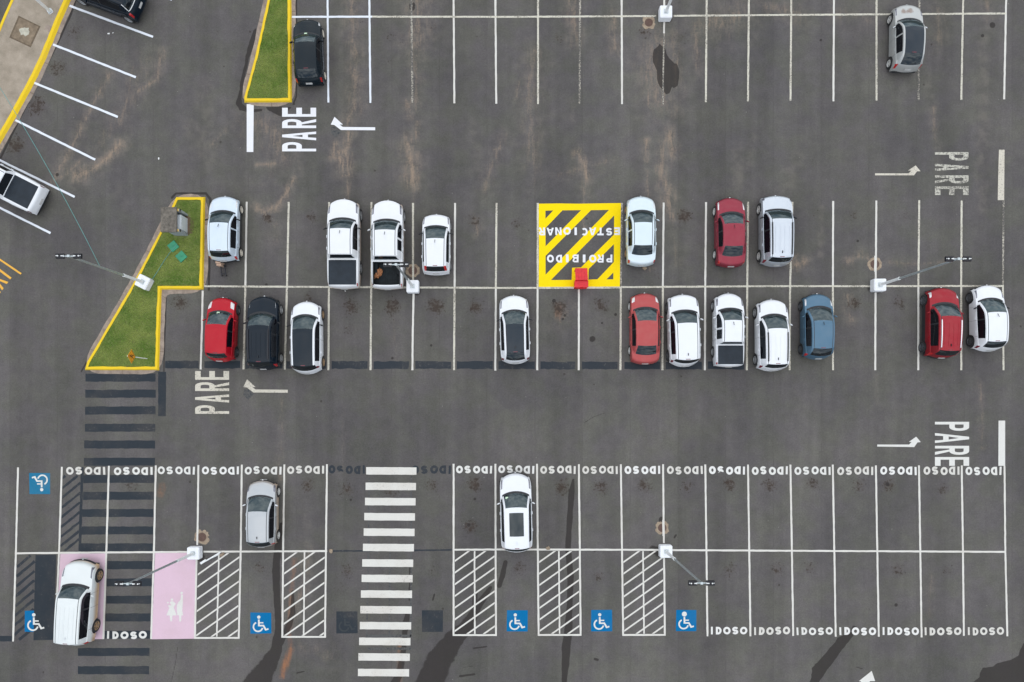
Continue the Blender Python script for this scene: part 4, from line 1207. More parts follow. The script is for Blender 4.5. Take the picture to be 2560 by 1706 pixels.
def island(outer_px, keep_out, seed, top_label):
    outer = ccw([P(p) for p in outer_px])
    ko = densify(outer)
    jr = random.Random(seed)
    ko = [(x_ + jr.uniform(-.008, .008), y_ + jr.uniform(-.008, .008)) for x_, y_ in ko]
    ki = offset(densify(outer), -.14)
    ki = [(x_ + jr.uniform(-.022, .022), y_ + jr.uniform(-.022, .022)) for x_, y_ in ki]
    kf = offset(ko, .06)
    N_ = len(ko)
    V = [(x_, y_, .004) for x_, y_ in kf] + [(x_, y_, .13) for x_, y_ in ko] + [(x_, y_, .135) for x_, y_ in ki] + [(x_, y_, .06) for x_, y_ in ki]
    F = []
    for r_ in range(3):
        for k in range(N_):
            q = (k + 1) % N_
            F.append((r_ * N_ + k, r_ * N_ + q, (r_ + 1) * N_ + q, (r_ + 1) * N_ + k))
    tag(mesh_obj("kerb", V, F, M['kerb']), kind="structure")
    base = densify(outer)
    go = offset(base, .30)
    for _ in range(4):          # soften the corners of the gutter
        go = [tuple(.5 * Vector(go[k]) + .25 * (Vector(go[k - 1]) + Vector(go[(k + 1) % len(go)]))) for k in range(len(go))]
    go = [(x_ + jr.uniform(-.018, .018), y_ + jr.uniform(-.018, .018)) for x_, y_ in go]
    gi = offset(base, -.03)
    ng = len(go)
    gu = mesh_obj("gutter", [(x_, y_, .010) for x_, y_ in gi] + [(x_, y_, .010) for x_, y_ in go], [(k, ng + k, ng + (k + 1) % ng, (k + 1) % ng) for k in range(ng)], M['gutter'])
    tag(gu, kind="structure")
    jts = []
    for k in range(4, len(go), 9):
        a = Vector(go[k]); q = Vector(min(kf, key=lambda p: (p[0] - a.x) ** 2 + (p[1] - a.y) ** 2))
        d = (q - a)
        if .1 < d.length < .5:
            t_ = Vector((-d.y, d.x)).normalized() * .011
            jts.append(([tuple(a - t_), tuple(a + t_), tuple(q + t_), tuple(q - t_)], []))
    sheet("gutter_joint", jts, .0125, M['soil'], gu, px=False)
    # lawn: soil sheet and blades in one object
    ins = offset(outer, -.145)
    vec = [[Vector((x_, y_, 0)) for x_, y_ in ins]]
    V = [(x_, y_, .10) for x_, y_ in ins]
    F = [tuple(t) for t in tessellate_polygon(vec)]
    F = [f_ if ((V[f_[1]][0] - V[f_[0]][0]) * (V[f_[2]][1] - V[f_[0]][1]) - (V[f_[1]][1] - V[f_[0]][1]) * (V[f_[2]][0] - V[f_[0]][0])) > 0 else f_[::-1] for f_ in F]
    MI = [1] * len(F)
    xs, ys = [p[0] for p in ins], [p[1] for p in ins]
    area = (max(xs) - min(xs)) * (max(ys) - min(ys))
    for _ in range(int(area * 1100)):
        x_, y_ = jr.uniform(min(xs), max(xs)), jr.uniform(min(ys), max(ys))
        if not inside((x_, y_), ins) or any(inside((x_, y_), kk) for kk in keep_out):
            continue
        h_ = jr.uniform(.012, .045)
        for _k in range(3):
            a = jr.uniform(0, 6.28); ln = jr.uniform(.02, .06); w_ = .012
            b0 = len(V)
            V += [(x_ - math.sin(a) * w_, y_ + math.cos(a) * w_, .10), (x_ + math.sin(a) * w_, y_ - math.cos(a) * w_, .10), (x_ + math.cos(a) * ln, y_ + math.sin(a) * ln, .10 + h_)]
            F.append((b0, b0 + 1, b0 + 2)); MI.append(0)
    g = mesh_obj("grass", V, F, [M['grass'], M['lawn_soil']], idx=MI)
    tag(g, top_label, "grass", kind="stuff")


ISL1 = [(672, 0), (640, 145), (613, 246), (613.5, 254.5), (727.5, 254.5), (726.5, 0), (725, -190), (716, -190)]
ISL2 = [(443, 496), (511, 496), (509, 610), (506.8, 722.5), (402.5, 722), (399, 820), (396, 923.5), (216.5, 923), (222, 905), (340, 703), (406, 576)]
kiosk_c = [P((436, 534)), P((478, 534)), P((478, 596)), P((436, 596))]
lid_a = [P(p) for p in [(436, 603), (451, 617), (436, 633), (420, 617)]]
lid_b = [P(p) for p in [(456, 626), (473, 643), (456, 660), (439, 643)]]
lampb = [P(p) for p in [(362, 690), (390, 704), (378, 732), (349, 718)]]
island(ISL1, [], 3, "short mown grass in the narrow upper kerbed island")
island(ISL2, [kiosk_c, lid_a, lid_b, lampb], 5, "short mown grass in the large kerbed island with the lamp post")

# pavement at the upper left
KC = [(215, -110), (196, -55), (172.7, 0), (148, 55), (133, 92), (112, 143), (90.5, 189), (63, 241), (35.6, 291), (10, 336), (-40, 420), (-110, 530)]
KL = [(75, -110), (55, -55), (33, 0), (14, 42), (-2, 80), (-24, 135), (-50, 200), (-80, 270), (-105, 330), (-125, 400), (-150, 470), (-170, 540)]
pv = [P(p) for p in KC] + [P(p) for p in KL[::-1]]
o = sheet("pavement", [(pv, [])], .12, M['walk'], px=False)
tag(o, kind="structure")


def kerb_run(pts, w_in, w_face, sgn, gut=None):
    """raised kerb along pts: top w_in wide, sloping face w_face wide on the road side (sgn)"""
    A = []
    pm = []
    for a, b_ in zip(pts[:-1], pts[1:]):
        k = max(1, int(math.dist(a, b_) / 12))
        pm += [(a[0] + (b_[0] - a[0]) * i / k, a[1] + (b_[1] - a[1]) * i / k) for i in range(k)]
    pm.append(pts[-1])
    pm = [P(p) for p in pm]
    V, F = [], []
    nn = len(pm)
    for k, p in enumerate(pm):
        a, b_ = Vector(pm[max(k - 1, 0)]), Vector(pm[min(k + 1, nn - 1)])
        d = (b_ - a).normalized()
        nr = Vector((d.y, -d.x)) * sgn
        jt = RNG.uniform(-.012, .012)
        for off, z_ in ((-w_in, .06), (-w_in + jt, .137), (0, .133), (w_face + jt, .004)):
            V.append((p[0] + nr.x * off, p[1] + nr.y * off, z_))
        if gut:
            pass
    for k in range(nn - 1):
        for q in range(3):
            F.append((k * 4 + q, k * 4 + q + 1, (k + 1) * 4 + q + 1, (k + 1) * 4 + q))
    tag(mesh_obj("kerb", V, F, M['kerb']), kind="structure")
    if gut:
        L_, R_ = [], []
        for k, p in enumerate(pm):
            a, b_ = Vector(pm[max(k - 1, 0)]), Vector(pm[min(k + 1, nn - 1)])
            d = (b_ - a).normalized(); nr = Vector((d.y, -d.x)) * sgn
            L_.append((p[0] + nr.x * (w_face - .03), p[1] + nr.y * (w_face - .03)))
            e = w_face + gut + RNG.uniform(-.02, .02)
            R_.append((p[0] + nr.x * e, p[1] + nr.y * e))
        gu = sheet("gutter", [(L_ + R_[::-1], [])], .010, M['gutter'], px=False)
        tag(gu, kind="structure")
        jts = []
        for k in range(3, len(pm) - 1, 6):
            a, q = Vector(L_[k]), Vector(R_[k])
            t_ = Vector((-(q - a).y, (q - a).x)).normalized() * .011
            jts.append(([tuple(a - t_), tuple(a + t_), tuple(q + t_), tuple(q - t_)], []))
        sheet("gutter_joint", jts, .0118, M['soil'], gu, px=False)


kerb_run(KC, .17, .13, -1, .25)
kerb_run(KL, .15, .05, 1)

print("SETTING DONE")

# ------------------------------------------------------------------ cars
def pchip(kn):
    xs = [k[0] for k in kn]; ys = [k[1] for k in kn]
    n_ = len(xs)
    h = [xs[i + 1] - xs[i] for i in range(n_ - 1)]
    d = [(ys[i + 1] - ys[i]) / h[i] for i in range(n_ - 1)]
    mm = [0.0] * n_
    mm[0], mm[-1] = d[0], d[-1]
    for i in range(1, n_ - 1):
        if d[i - 1] * d[i] > 0:
            w1, w2 = 2 * h[i] + h[i - 1], h[i] + 2 * h[i - 1]
            mm[i] = (w1 + w2) / (w1 / d[i - 1] + w2 / d[i])

    def f(x_):
        if x_ <= xs[0]: return ys[0]
        if x_ >= xs[-1]: return ys[-1]
        i = max(k for k in range(n_ - 1) if xs[k] <= x_)
        t = (x_ - xs[i]) / h[i]
        t2, t3 = t * t, t * t * t
        return ys[i] * (2 * t3 - 3 * t2 + 1) + h[i] * mm[i] * (t3 - 2 * t2 + t) + ys[i + 1] * (-2 * t3 + 3 * t2) + h[i] * mm[i + 1] * (t3 - t2)
    return f


HATCH = dict(kind='hatch', L=3.9, W=1.70, H=1.50, hz=.93, belt=.93, cowl=.205, rf=.40, rr=.875, rg=.955, wf=.18, wr=.835, wrad=.30, nose=.30, tail=-.20, roofw=.745, sb=.53, se=.83)
SUV = dict(HATCH, kind='suv', L=4.30, W=1.80, H=1.64, hz=1.03, belt=1.02, cowl=.215, rf=.405, rr=.885, rg=.96, wrad=.34, se=.85)
SEDAN = dict(HATCH, kind='sedan', L=4.40, W=1.72, H=1.46, hz=.93, belt=.93, cowl=.215, rf=.385, rr=.70, rg=.835, bz=.99, wr=.80, sb=.50, se=.72, wrad=.31, nose=.32, tail=-.22, roofw=.73)
PICK = dict(HATCH, kind='pickup', L=5.30, W=1.86, H=1.80, hz=1.14, belt=1.12, cowl=.215, rf=.335, rr=.615, rg=.640, bz=1.14, wf=.175, wr=.76, wrad=.38, sb=.475, se=.60, nose=.42, tail=-.10, roofw=.74, bed=(.66, .965), cover=True)
BIG = dict(SUV, L=4.80, W=1.88, H=1.84, hz=1.16, belt=1.14, cowl=.25, rf=.40, rr=.93, rg=.972, wf=.19, wr=.79, wrad=.39, se=.88, nose=.34)

CAR_COUNT = 0


def build_car(name, label, cat, sp, px, py, ang, paint, roof=None, group="cars parked in the bays"):
    L, W, H = sp['L'], sp['W'], sp['H']
    hz, belt, cowl, rf, rr, rg = (sp[k] for k in ('hz', 'belt', 'cowl', 'rf', 'rr', 'rg'))
    kind = sp['kind']
    bz = sp.get('bz', 1.0)
    bed = sp.get('bed')
    root = empty(name, (X(px), Y(py), 0), R(ang))
    tag(root, label, cat, group)
    # --- profiles along the length (0 nose .. 1 tail)
    top_k = [(0, .54), (.010, .64), (.028, hz - .17), (.075, hz - .075), (cowl - .03, hz - .005), (cowl + .012, hz + .03)]
    n_mid = 3
    for i in range(1, n_mid + 1):
        t = i / (n_mid + 1)
        top_k.append((cowl + .012 + (rf - cowl - .012) * t, hz + .03 + (H - .055 - hz - .03) * t + .055 * math.sin(math.pi * t)))
    top_k += [(rf, H - .055), (rf + .07, H - .012), ((rf + rr) / 2, H), (rr - .07, H - .03), (rr, H - .065)]
    if kind in ('hatch', 'suv'):
        top_k += [(rg, belt + .13), (rg + .010, belt + .06), (.985, belt - .16), (1, .56)]
    elif kind == 'sedan':
        top_k += [((rr + rg) / 2, (H - .065 + bz) / 2 + .055), (rg, bz + .012), (rg + .03, bz), (.955, bz - .03), (.985, bz - .14), (1, .56)]
    else:
        top_k += [(rg, bz + .06), (rg + .008, bz), (.97, bz), (.988, bz - .10), (1, .62)]
    fzt = pchip(top_k)
    if kind in ('hatch', 'suv'):
        belt_k = [(0, .50), (.02, .60), (.06, hz - .20), (.15, hz - .09), (cowl + .05, belt - .03), (.5, belt), (.86, belt + .05), (.955, belt + .01), (.985, belt - .22), (1, .50)]
    elif kind == 'sedan':
        belt_k = [(0, .50), (.02, .60), (.06, hz - .20), (.15, hz - .09), (cowl + .05, belt - .03), (.5, belt), (.75, belt + .03), (rg, bz - .05), (.955, bz - .09), (.985, bz - .22), (1, .50)]
    else:
        belt_k = [(0, .54), (.02, .68), (.06, hz - .22), (.15, hz - .09), (cowl + .05, belt - .02), (.5, belt), (rr, belt), (.68, bz - .05), (.96, bz - .06), (.985, bz - .14), (1, .56)]
    fzb = pchip(belt_k)
    tw = sp.get('tailw', .91)
    fhw = pchip([(0, .90), (.05, .95), (.15, .985), (.3, 1.0), (.72, 1.0), (.90, .975), (1, tw)])
    rw_ = sp['roofw']
    if kind in ('hatch', 'suv'):
        frw = pchip([(0, .80), (.08, .82), (cowl, .85), (rf, rw_ + .01), (.6, rw_), (rr, rw_ - .015), (rg, rw_ + .04), (1, .82)])
    elif kind == 'sedan':
        frw = pchip([(0, .80), (.08, .82), (cowl, .85), (rf, rw_ + .01), (.55, rw_), (rr, rw_ - .01), (rg, .80), (1, .80)])
    else:
        frw = pchip([(0, .78), (.08, .80), (cowl, .84), (rf, rw_ + .01), (.5, rw_), (rr, rw_ - .005), (rg + .012, .89), (1, .88)])
    fcr = pchip([(0, .02), (.06, .05), (cowl - .02, .07), (cowl + .05, .05), (rf, .045), (rr, .04), (rg, .03 if not bed else .003), (.97, .03 if not bed else .003), (1, .02)])
    ns, tl = sp['nose'], sp['tail']
    fbow = pchip([(0, ns), (.08, ns * .85), (cowl, ns * .74), (rf, ns * .30), (.6, 0), (rr, tl * .45), (min(.97, rg), tl * .8), (1, tl)] if not bed else
                 [(0, ns), (.08, ns * .85), (cowl, ns * .55), (rf, ns * .18), (.5, 0), (.9, 0), (1, tl)])
    hw0 = W / 2
    wf_y, wr_y = L / 2 - sp['wf'] * L, L / 2 - sp['wr'] * L
    Rw = sp['wrad']
    zsill = .24 + (Rw - .30) * 1.1

    def yat(s_, x_):
        return L / 2 - s_ * L - fbow(s_) * min(1.0, abs(x_) / hw0) ** 2.2

    def top(s_, x_):
        rwm = hw0 * frw(s_); cr = fcr(s_)
        zte = max(fzt(s_) - cr, fzb(s_) + .008)
        return zte + .004 + cr * max(0, 1 - (x_ / rwm) ** 2)

    def section(s_):
        hwm = hw0 * fhw(s_); zb_ = fzb(s_)
        rwm = min(hw0 * frw(s_), hwm * .95); cr = fcr(s_)
        zte = max(fzt(s_) - cr, zb_ + .008)
        zs_ = zsill
        ye = yat(s_, hwm)
        for yw in (wf_y, wr_y):
            dy = abs(ye - yw); Ra = Rw + .055
            if dy < Ra:
                zs_ = max(zs_, min(Rw + math.sqrt(Ra * Ra - dy * dy), zb_ - .16))
        zs_ = min(zs_, zb_ - .10)
        z2_ = max(zs_ + .05, zsill + .48 * (zb_ - zsill))
        z2_ = min(z2_, zb_ - .055)
        fl = 1.0 + (.012 if zs_ > zsill + .05 else 0)
        p = [(hwm * .93 * (1.02 if fl > 1 else 1), zs_), (hwm * .978 * fl, zs_ + .02), (hwm * fl, z2_), (hwm * .992, max(z2_ + .02, zb_ - .07)), (hwm * .962, zb_)]
        p5 = (hwm * .938, zb_ + .006); p8 = (rwm, zte - .004)
        if p5[0] < p8[0]: p5 = (p8[0] + .01, p5[1])
        lp = lambda t, o=0: (p5[0] + (p8[0] - p5[0]) * t + o, p5[1] + (p8[1] - p5[1]) * t)
        blg = .022 if zte - zb_ > .2 else 0.0
        p += [p5, lp(.5, blg), lp(.90, blg * .35), p8]
        x9 = rwm - (.085 if not bed or s_ < rg else sp.get('rim_w', .045))
        p.append((x9, zte + .004 + cr * (1 - (x9 / rwm) ** 2)))
        x9 -= .034
        p.append((x9, zte + .004 + cr * (1 - (x9 / rwm) ** 2)))
        for fx in (.78, .52, .26, 0):
            xx = x9 * fx
            p.append((xx, zte + .004 + cr * (1 - (xx / rwm) ** 2)))
        return p

    crit = [0, .006, .012, .02, .03, .045, .06, .08, .10, cowl - .012, cowl, cowl + .012, cowl + .026, cowl + .04, rf, rf + .012, rr, rr + .006, rg, rg + .006, .94, .955, .97, .98, .99, 1.0, sp['sb'] - .012, sp['sb'] + .012, sp['se']]
    g1, g2, g3 = cowl + .075, sp['sb'], min(sp['se'] + .005, .80)
    for g in (g1, g2, g3):
        crit += [g - .0013, g + .0013]
    if bed: crit += [bed[0], bed[1]]
    nst = int(L / .075)
    ss = sorted(crit + [i / nst for i in range(nst + 1)])
    st = [ss[0]]
    for v_ in ss[1:]:
        near_crit = any(abs(v_ - c_) < 1e-9 for c_ in crit)
        if v_ - st[-1] > (.0012 if near_crit else .007):
            st.append(v_)
        elif near_crit and v_ - st[-1] > 1e-9:
            st[-1] = v_
    secs = [section(s_) for s_ in st]
    NP = len(secs[0])
    V = []
    ncol = 2 * NP - 1
    for s_, sec in zip(st, secs):
        row = [(x_, z_) for x_, z_ in sec] + [(-x_, z_) for x_, z_ in sec[-2::-1]]
        V += [(x_, yat(s_, x_), z_) for x_, z_ in row]
    parts = {}

    hl, tlp = sp.get('hl', (.028, .145, 5, 8)), sp.get('tlp', (.955, .988, 3, 7))

    def region(s_, j, i):
        side = 'r' if j < NP - 1 else 'l'
        jj = j if j < NP - 1 else 2 * NP - 3 - j          # strip between point jj and jj+1
        if hl[0] < s_ < hl[1] and hl[2] <= jj < hl[3]: return ('headlight', side)
        if tlp[0] < s_ < tlp[1] and tlp[2] <= jj < tlp[3]: return ('tail_light', side)
        if cowl - .002 < s_ < cowl + .027 and jj >= 8: return ('cowl_panel', '')
        if cowl + .026 < s_ < rf and jj >= 9: return ('windscreen', '')
        if rr + .005 < s_ < rg and jj >= 9: return ('rear_window', '')
        if sp.get('wraprear') and rr + .005 < s_ < rg and jj >= 7: return ('rear_window', '')
        if bed and bed[0] < s_ < bed[1] and jj >= 9: return None
        if 5 <= jj < 7 and g1 - .02 < s_ < sp['se']:
            hgt = (secs[i][7][1] - secs[i][5][1])
            if hgt > .10:
                if abs(s_ - sp['sb']) < .0125: return ('pillar', '')
                return ('side_window_front' if s_ < sp['sb'] else 'side_window_rear', side)
        if 1 <= jj < 4 and any(abs(s_ - g) < .0013 for g in (g1, g2, g3)): return ('gap', '')
        if s_ < .012 and jj >= 8 and sp.get('grille', True): return ('trim', '')
        if jj < 1 or (sp.get('clad') and jj < 2): return ('trim', '')
        if jj == 9 and rf < s_ < rr and sp.get('ditch', True): return ('gap', '')
        if s_ > rf and s_ < rr + .006 and jj >= 9: return ('roof', '')
        if s_ > .9885 and jj >= 8 and sp.get('rear_trim', bool(sp.get('clad'))): return ('trim', '')
        return ('body', '')

    for i in range(len(st) - 1):
        sm = (st[i] + st[i + 1]) / 2
        for j in range(ncol - 1):
            r_ = region(sm, j, i)
            if r_ is None: continue
            a = i * ncol + j
            parts.setdefault(r_, []).append((a, a + 1, a + ncol + 1, a + ncol))
    # closing the nose and the tail
    for (row, flip) in ((0, False), ((len(st) - 1) * ncol, True)):
        for j in range(NP - 1):
            q = (row + j, row + ncol - 1 - j, row + ncol - 2 - j, row + j + 1)
            if j == NP - 2: q = (row + j, row + ncol - 1 - j, row + j + 1)
            parts.setdefault(('trim' if j < 2 else 'body', ''), []).append(q if not flip else q[::-1])

    roof = roof or paint
    body_faces, body_idx = [], []
    for key, mi in ((('body', ''), 0), (('trim', ''), 1), (('gap', ''), 1), (('roof', ''), 2), (('pillar', ''), 0 if sp.get('body_pillar') else 1)):
        for f_ in parts.pop(key, []):
            body_faces.append(f_); body_idx.append(mi)

    def sub(nm, faces, mats, idx=None, smooth=True, sharp=40):
        used = sorted({k for f_ in faces for k in f_})
        mp_ = {k: q for q, k in enumerate(used)}
        return mesh_obj(nm, [V[k] for k in used], [tuple(mp_[k] for k in f_) for f_ in faces], mats, root, smooth, idx, sharp)

    sub('body', body_faces, [paint, M['black_plastic'], roof], body_idx)
    gm_ = {'windscreen': sp.get('wglass', M['glass']), 'rear_window': M['glass_rear'], 'headlight': sp.get('hlm', M['head_dark']), 'tail_light': sp.get('tlm', M['tail']), 'cowl_panel': M['black_plastic']}
    for (nm, side), faces in sorted(parts.items()):
        mt = gm_.get(nm, M['glass_dark'])
        sub('side_window' if nm.startswith('side') else nm, faces, mt)

    def strip(s0, s1, xc, w_, dz, hgt, k=14):
        """a rib or rail lying along the roof"""
        m_ = MB(); vs, fs = [], []
        for q in range(k + 1):
            s_ = s0 + (s1 - s0) * q / k
            xx = xc(s_) if callable(xc) else xc
            for dx, dzz in ((-w_ / 2, dz - .01), (-w_ / 2 * .7, dz + hgt), (w_ / 2 * .7, dz + hgt), (w_ / 2, dz - .01)):
                vs.append((xx + dx, yat(s_, xx), top(s_, xx) + dzz))
        for q in range(k):
            for e in range(3):
                a = q * 4 + e
                fs.append((a, a + 1, a + 5, a + 4))
        fs += [(0, 1, 2, 3), (4 * k + 3, 4 * k + 2, 4 * k + 1, 4 * k)]
        m_.add(vs, fs)
        return m_

    if sp.get('rails'):
        for sg in (-1, 1):
            strip(rf + .05, rr - .03, lambda s_: sg * (hw0 * frw(s_) - .10), .070, .012, .045).build('roof_rail', sp.get('railm', M['black_plastic']), root, True)
    if sp.get('ribs'):
        for q in range(sp['ribs']):
            xx = (q - (sp['ribs'] - 1) / 2) * .26
            strip(rf + .10, rr - .06, xx, .055, 0, .011).build('roof_rib', roof, root, True)
    if sp.get('sunroof'):
        s0, s1, xw = sp['sunroof']
        vs, fs = [], []
        for q in range(13):
            s_ = s0 + (s1 - s0) * q / 12
            for e in range(9):
                xx = xw * (e / 4 - 1)
                vs.append((xx, yat(s_, xx), top(s_, xx) + .007))
        for q in range(12):
            for e in range(8):
                a = q * 9 + e
                fs.append((a, a + 1, a + 10, a + 9))
        mesh_obj('sunroof', vs, fs, M['glass_rear'], root, True)
    if sp.get('rtrim'):
        pts_ = []
        for q in range(9):
            s_ = rr + (rg - rr) * q / 8; xx = hw0 * frw(s_) * .99
            pts_.append((xx, yat(s_, xx), top(s_, xx) + .012))
        for q in range(1, 16):
            xx = hw0 * frw(rg) * .99 * (1 - q / 8)
            pts_.append((xx, yat(rg + .004, xx), top(rg + .004, xx) + .012))
        for q in range(8, -1, -1):
            s_ = rr + (rg - rr) * q / 8; xx = -hw0 * frw(s_) * .99
            pts_.append((xx, yat(s_, xx), top(s_, xx) + .012))
        MB().tube(pts_, .022, 6).build('bright_trim', M['pole_white'], root, True)
    # bed of a pickup
    if bed:
        y0, y1 = L / 2 - bed[0] * L, L / 2 - bed[1] * L
        xw = hw0 * frw(.8) - sp.get('rim_w', .045)
        if sp['cover']:
            m_ = MB(); vs, fs = [], []
            kx, ky = 8, 14
            for q in range(ky + 1):
                yy = y0 + (y1 - y0) * q / ky
                for e in range(kx + 1):
                    xx = (xw + .02) * (e / kx * 2 - 1)
                    zz = bz + .012 + .025 * (1 - (xx / xw) ** 2) + (.004 if q % 5 == 2 else 0)
                    vs.append((xx, yy - (0 if e not in (0, kx) else 0), zz))
            for q in range(ky):
                for e in range(kx):
                    a = q * (kx + 1) + e
                    fs.append((a, a + kx + 1, a + kx + 2, a + 1))
            m_.add(vs, fs)
            m_.box((0, y0 + .0, bz), (2 * xw, .02, .03)); m_.box((0, y1, bz), (2 * xw, .02, .03))
            m_.build('tonneau_cover', M['tonneau'], root, True, 30)
        else:
            zf = bz - .50
            m_ = MB()
            m_.box((0, (y0 + y1) / 2, zf), (2 * xw, y0 - y1, .03))
            for q in range(13):
                m_.box(((q - 6) * .105, (y0 + y1) / 2, zf + .022), (.045, (y0 - y1) * .96, .022))
            m_.build('bed_floor', M['liner'], root)
            w_ = MB()
            for sg in (-1, 1):
                w_.box((sg * (xw + .01), (y0 + y1) / 2, (bz + zf) / 2), (.03, y0 - y1, bz - zf - .02))
                w_.box((sg * (xw - .12), L / 2 - sp['wr'] * L, zf + .13), (.22, .85, .24), bev=.04)
            w_.box((0, y0, (bz + zf) / 2), (2 * xw, .03, bz - zf - .02)); w_.box((0, y1, (bz + zf) / 2), (2 * xw, .03, bz - zf - .02))
            w_.build('bed_liner', M['liner'], root)
            for sg in (-1, 1):
                MB().box((sg * (xw - .01), (y0 + y1) / 2, bz + .012), (.07, y0 - y1, .03), bev=.01).build('bed_rail_cap', M['black_plastic'], root)
    # underside, dashboard, seats
    MB().box((0, 0, .36), (hw0 * 1.62, L * .90, .30)).build('chassis', M['black_plastic'], root)
    yd = L / 2 - (cowl + .05) * L - .12
    MB().box((0, yd, belt - .09), (hw0 * 1.6, .42, .16), bev=.04).build('dashboard', sp.get('dashm', M['dash']), root, True)
    ysf = L / 2 - (rf + .05) * L - .15
    for sg in (-1, 1):
        MB().box((sg * .37, ysf, .62), (.48, .50, .20), bev=.05).box((sg * .37, ysf - .28, .86), (.46, .16, .58), bev=.05).box((sg * .37, ysf - .30, 1.22 if H > 1.45 else 1.15), (.26, .10, .16), bev=.04).build('seat', M['seat'], root, True)
    if kind != 'pickup':
        MB().box((0, ysf - .95, .62), (1.2, .5, .22), bev=.05).box((0, ysf - 1.22, .85), (1.2, .16, .5), bev=.05).build('rear_bench', M['seat'], root, True)
    if sp.get('shade'):
        MB().box((0.02, yd + .02 - .35, belt + .08), (hw0 * 1.35, .30, .02), tilt=-.5, bev=.005).build('sun_shade', M['sunshade'], root)
    # wheels
    rimm = sp.get('rim', M['rim'])
    for yw, sgs in ((wf_y, (-1, 1)), (wr_y, (-1, 1))):
        for sg in sgs:
            xo = hw0 * 1.004
            t_ = MB().lathe_x([(-.20, Rw * .62), (-.205, Rw * .93), (-.17, Rw), (-.03, Rw), (0, Rw * .94), (.004, Rw * .80), (-.012, Rw * .66), (-.05, Rw * .62)], sg)
            tyre = t_.build('wheel', M['rubber'], root, True, 50)
            tyre.location = (sg * xo, yw, Rw)
            r_ = MB().lathe_x([(-.012, Rw * .67), (-.02, Rw * .60), (-.055, Rw * .56), (-.06, 0.001)], sg, mi=1)
            r_.lathe_x([(-.055, Rw * .20), (-.005, Rw * .17), (-.002, .001)], sg, n=12)
            r_.lathe_x([(-.03, Rw * .57), (-.004, Rw * .62), (-.002, Rw * .66), (-.014, Rw * .68)], sg)
            ns_ = sp.get('spokes', 5)
            for q in range(ns_):
                a = 2 * math.pi * q / ns_ + .3
                ca, sa = math.cos(a), math.sin(a)
                w0, w1 = Rw * .10, Rw * .075
                pr = [(Rw * .12, w0), (Rw * .62, w1)]
                vs = []
                for rad, ww in pr:
                    for sx_, xx in ((-1, -.012), (1, -.012), (1, -.05), (-1, -.05)):
                        yy, zz = rad * ca - sx_ * ww * sa, rad * sa + sx_ * ww * ca
                        vs.append((xx * sg, yy, zz))
                r_.add(vs, [(0, 1, 5, 4), (1, 2, 6, 5), (2, 3, 7, 6), (3, 0, 4, 7)])
            r_.build('rim', [rimm, M['rim_dark']], tyre, True, 30)
    # mirrors
    ms = cowl + .095
    xm, zm = hw0 * fhw(ms), fzb(ms) + .06
    ym = yat(ms, xm)
    for sg in (-1, 1):
        bm = bmesh.new()
        bmesh.ops.create_uvsphere(bm, u_segments=12, v_segments=8, radius=1)
        for v_ in bm.verts:
            v_.co = Vector((v_.co.x * .105, v_.co.y * (.055 if v_.co.y > 0 else .035), v_.co.z * .075))
            v_.co = Vector((v_.co.x, v_.co.y - abs(v_.co.x + .1) * .38, v_.co.z))
            v_.co = Vector((sg * (xm + .075 + v_.co.x), ym + v_.co.y, zm + v_.co.z))
        bm.verts.index_update()
        m_ = MB(); m_.add([v_.co[:] for v_ in bm.verts], [[v_.index for v_ in f_.verts] for f_ in bm.faces]); bm.free()
        m_.tube([(sg * (xm - .05), ym + .01, zm - .05), (sg * (xm + .06), ym, zm - .02)], .022, 6, 1)
        m_.build('mirror', [sp.get('mirm', paint), M['black_plastic']], root, True, 60)
    # handles
    for s_ in (sp['sb'] - .045, min(sp['se'] - .035, sp['sb'] + .19)):
        for sg in (-1, 1):
            xx = hw0 * fhw(s_)
            MB().box((sg * (xx + .012), yat(s_, xx), fzb(s_) - .075), (.03, .17, .03), bev=.01).build('door_handle', sp.get('hm', paint), root, True)
    # wipers
    for sg in (-.62, .12):
        sa_, sb_ = cowl + .030, cowl + .048
        xa, xb = sg * hw0 * .85, (sg + .62) * hw0 * .85
        MB().tube([(xa, yat(sa_, xa), top(sa_, xa) + .015), (xb, yat(sb_, xb), top(sb_, xb) + .012)], .012, 6).build('wiper', M['black_plastic'], root)
    # aerial
    an = sp.get('aerial', 'fin')
    if an == 'fin':
        s_ = rr - .07
        MB().box((0, yat(s_, 0), top(s_, 0) + .025), (.035, .15, .06), bev=.012).build('roof_aerial', sp.get('finm', M['black_plastic']), root, True)
    elif an == 'front':
        s_ = rf + .025
        MB().tube([(0, yat(s_, 0), top(s_, 0)), (0, yat(s_, 0) - .20, top(s_, 0) + .13)], .014, 6).build('roof_aerial', M['black_plastic'], root)
    # plates and badges
    zt_ = .80 if kind != 'pickup' else .72
    MB().box((0, -L / 2 + {'sedan': .035, 'pickup': .004}.get(kind, .040), {'sedan': .74, 'pickup': .70}.get(kind, .80)), (.38, .02, .12), bev=.004, tilt=-.3).build('number_plate', M['plate'], root)
    MB().box((0, L / 2 + .002, .44), (.38, .02, .12), bev=.004, tilt=.1).build('number_plate', M['plate'], root)
    MB().box((0, L / 2 - .012, .60), (.09, .03, .04), bev=.010).build('badge', M['chrome'], root, True)
    if kind in ('hatch', 'suv'):      # brake lamp and rear wiper
        s_ = rr - .004
        MB().box((0, yat(s_, 0) + .01, top(s_, 0) + .004), (.26, .035, .014), bev=.004).build('brake_lamp', M['tail_dark'], root)
        s_ = rg - .004
        MB().tube([(0, yat(s_, 0), top(s_, 0) + .02), (.30, yat(s_ - .012, .3), top(s_ - .012, .3) + .02)], .011, 6).build('rear_wiper', M['black_plastic'], root)
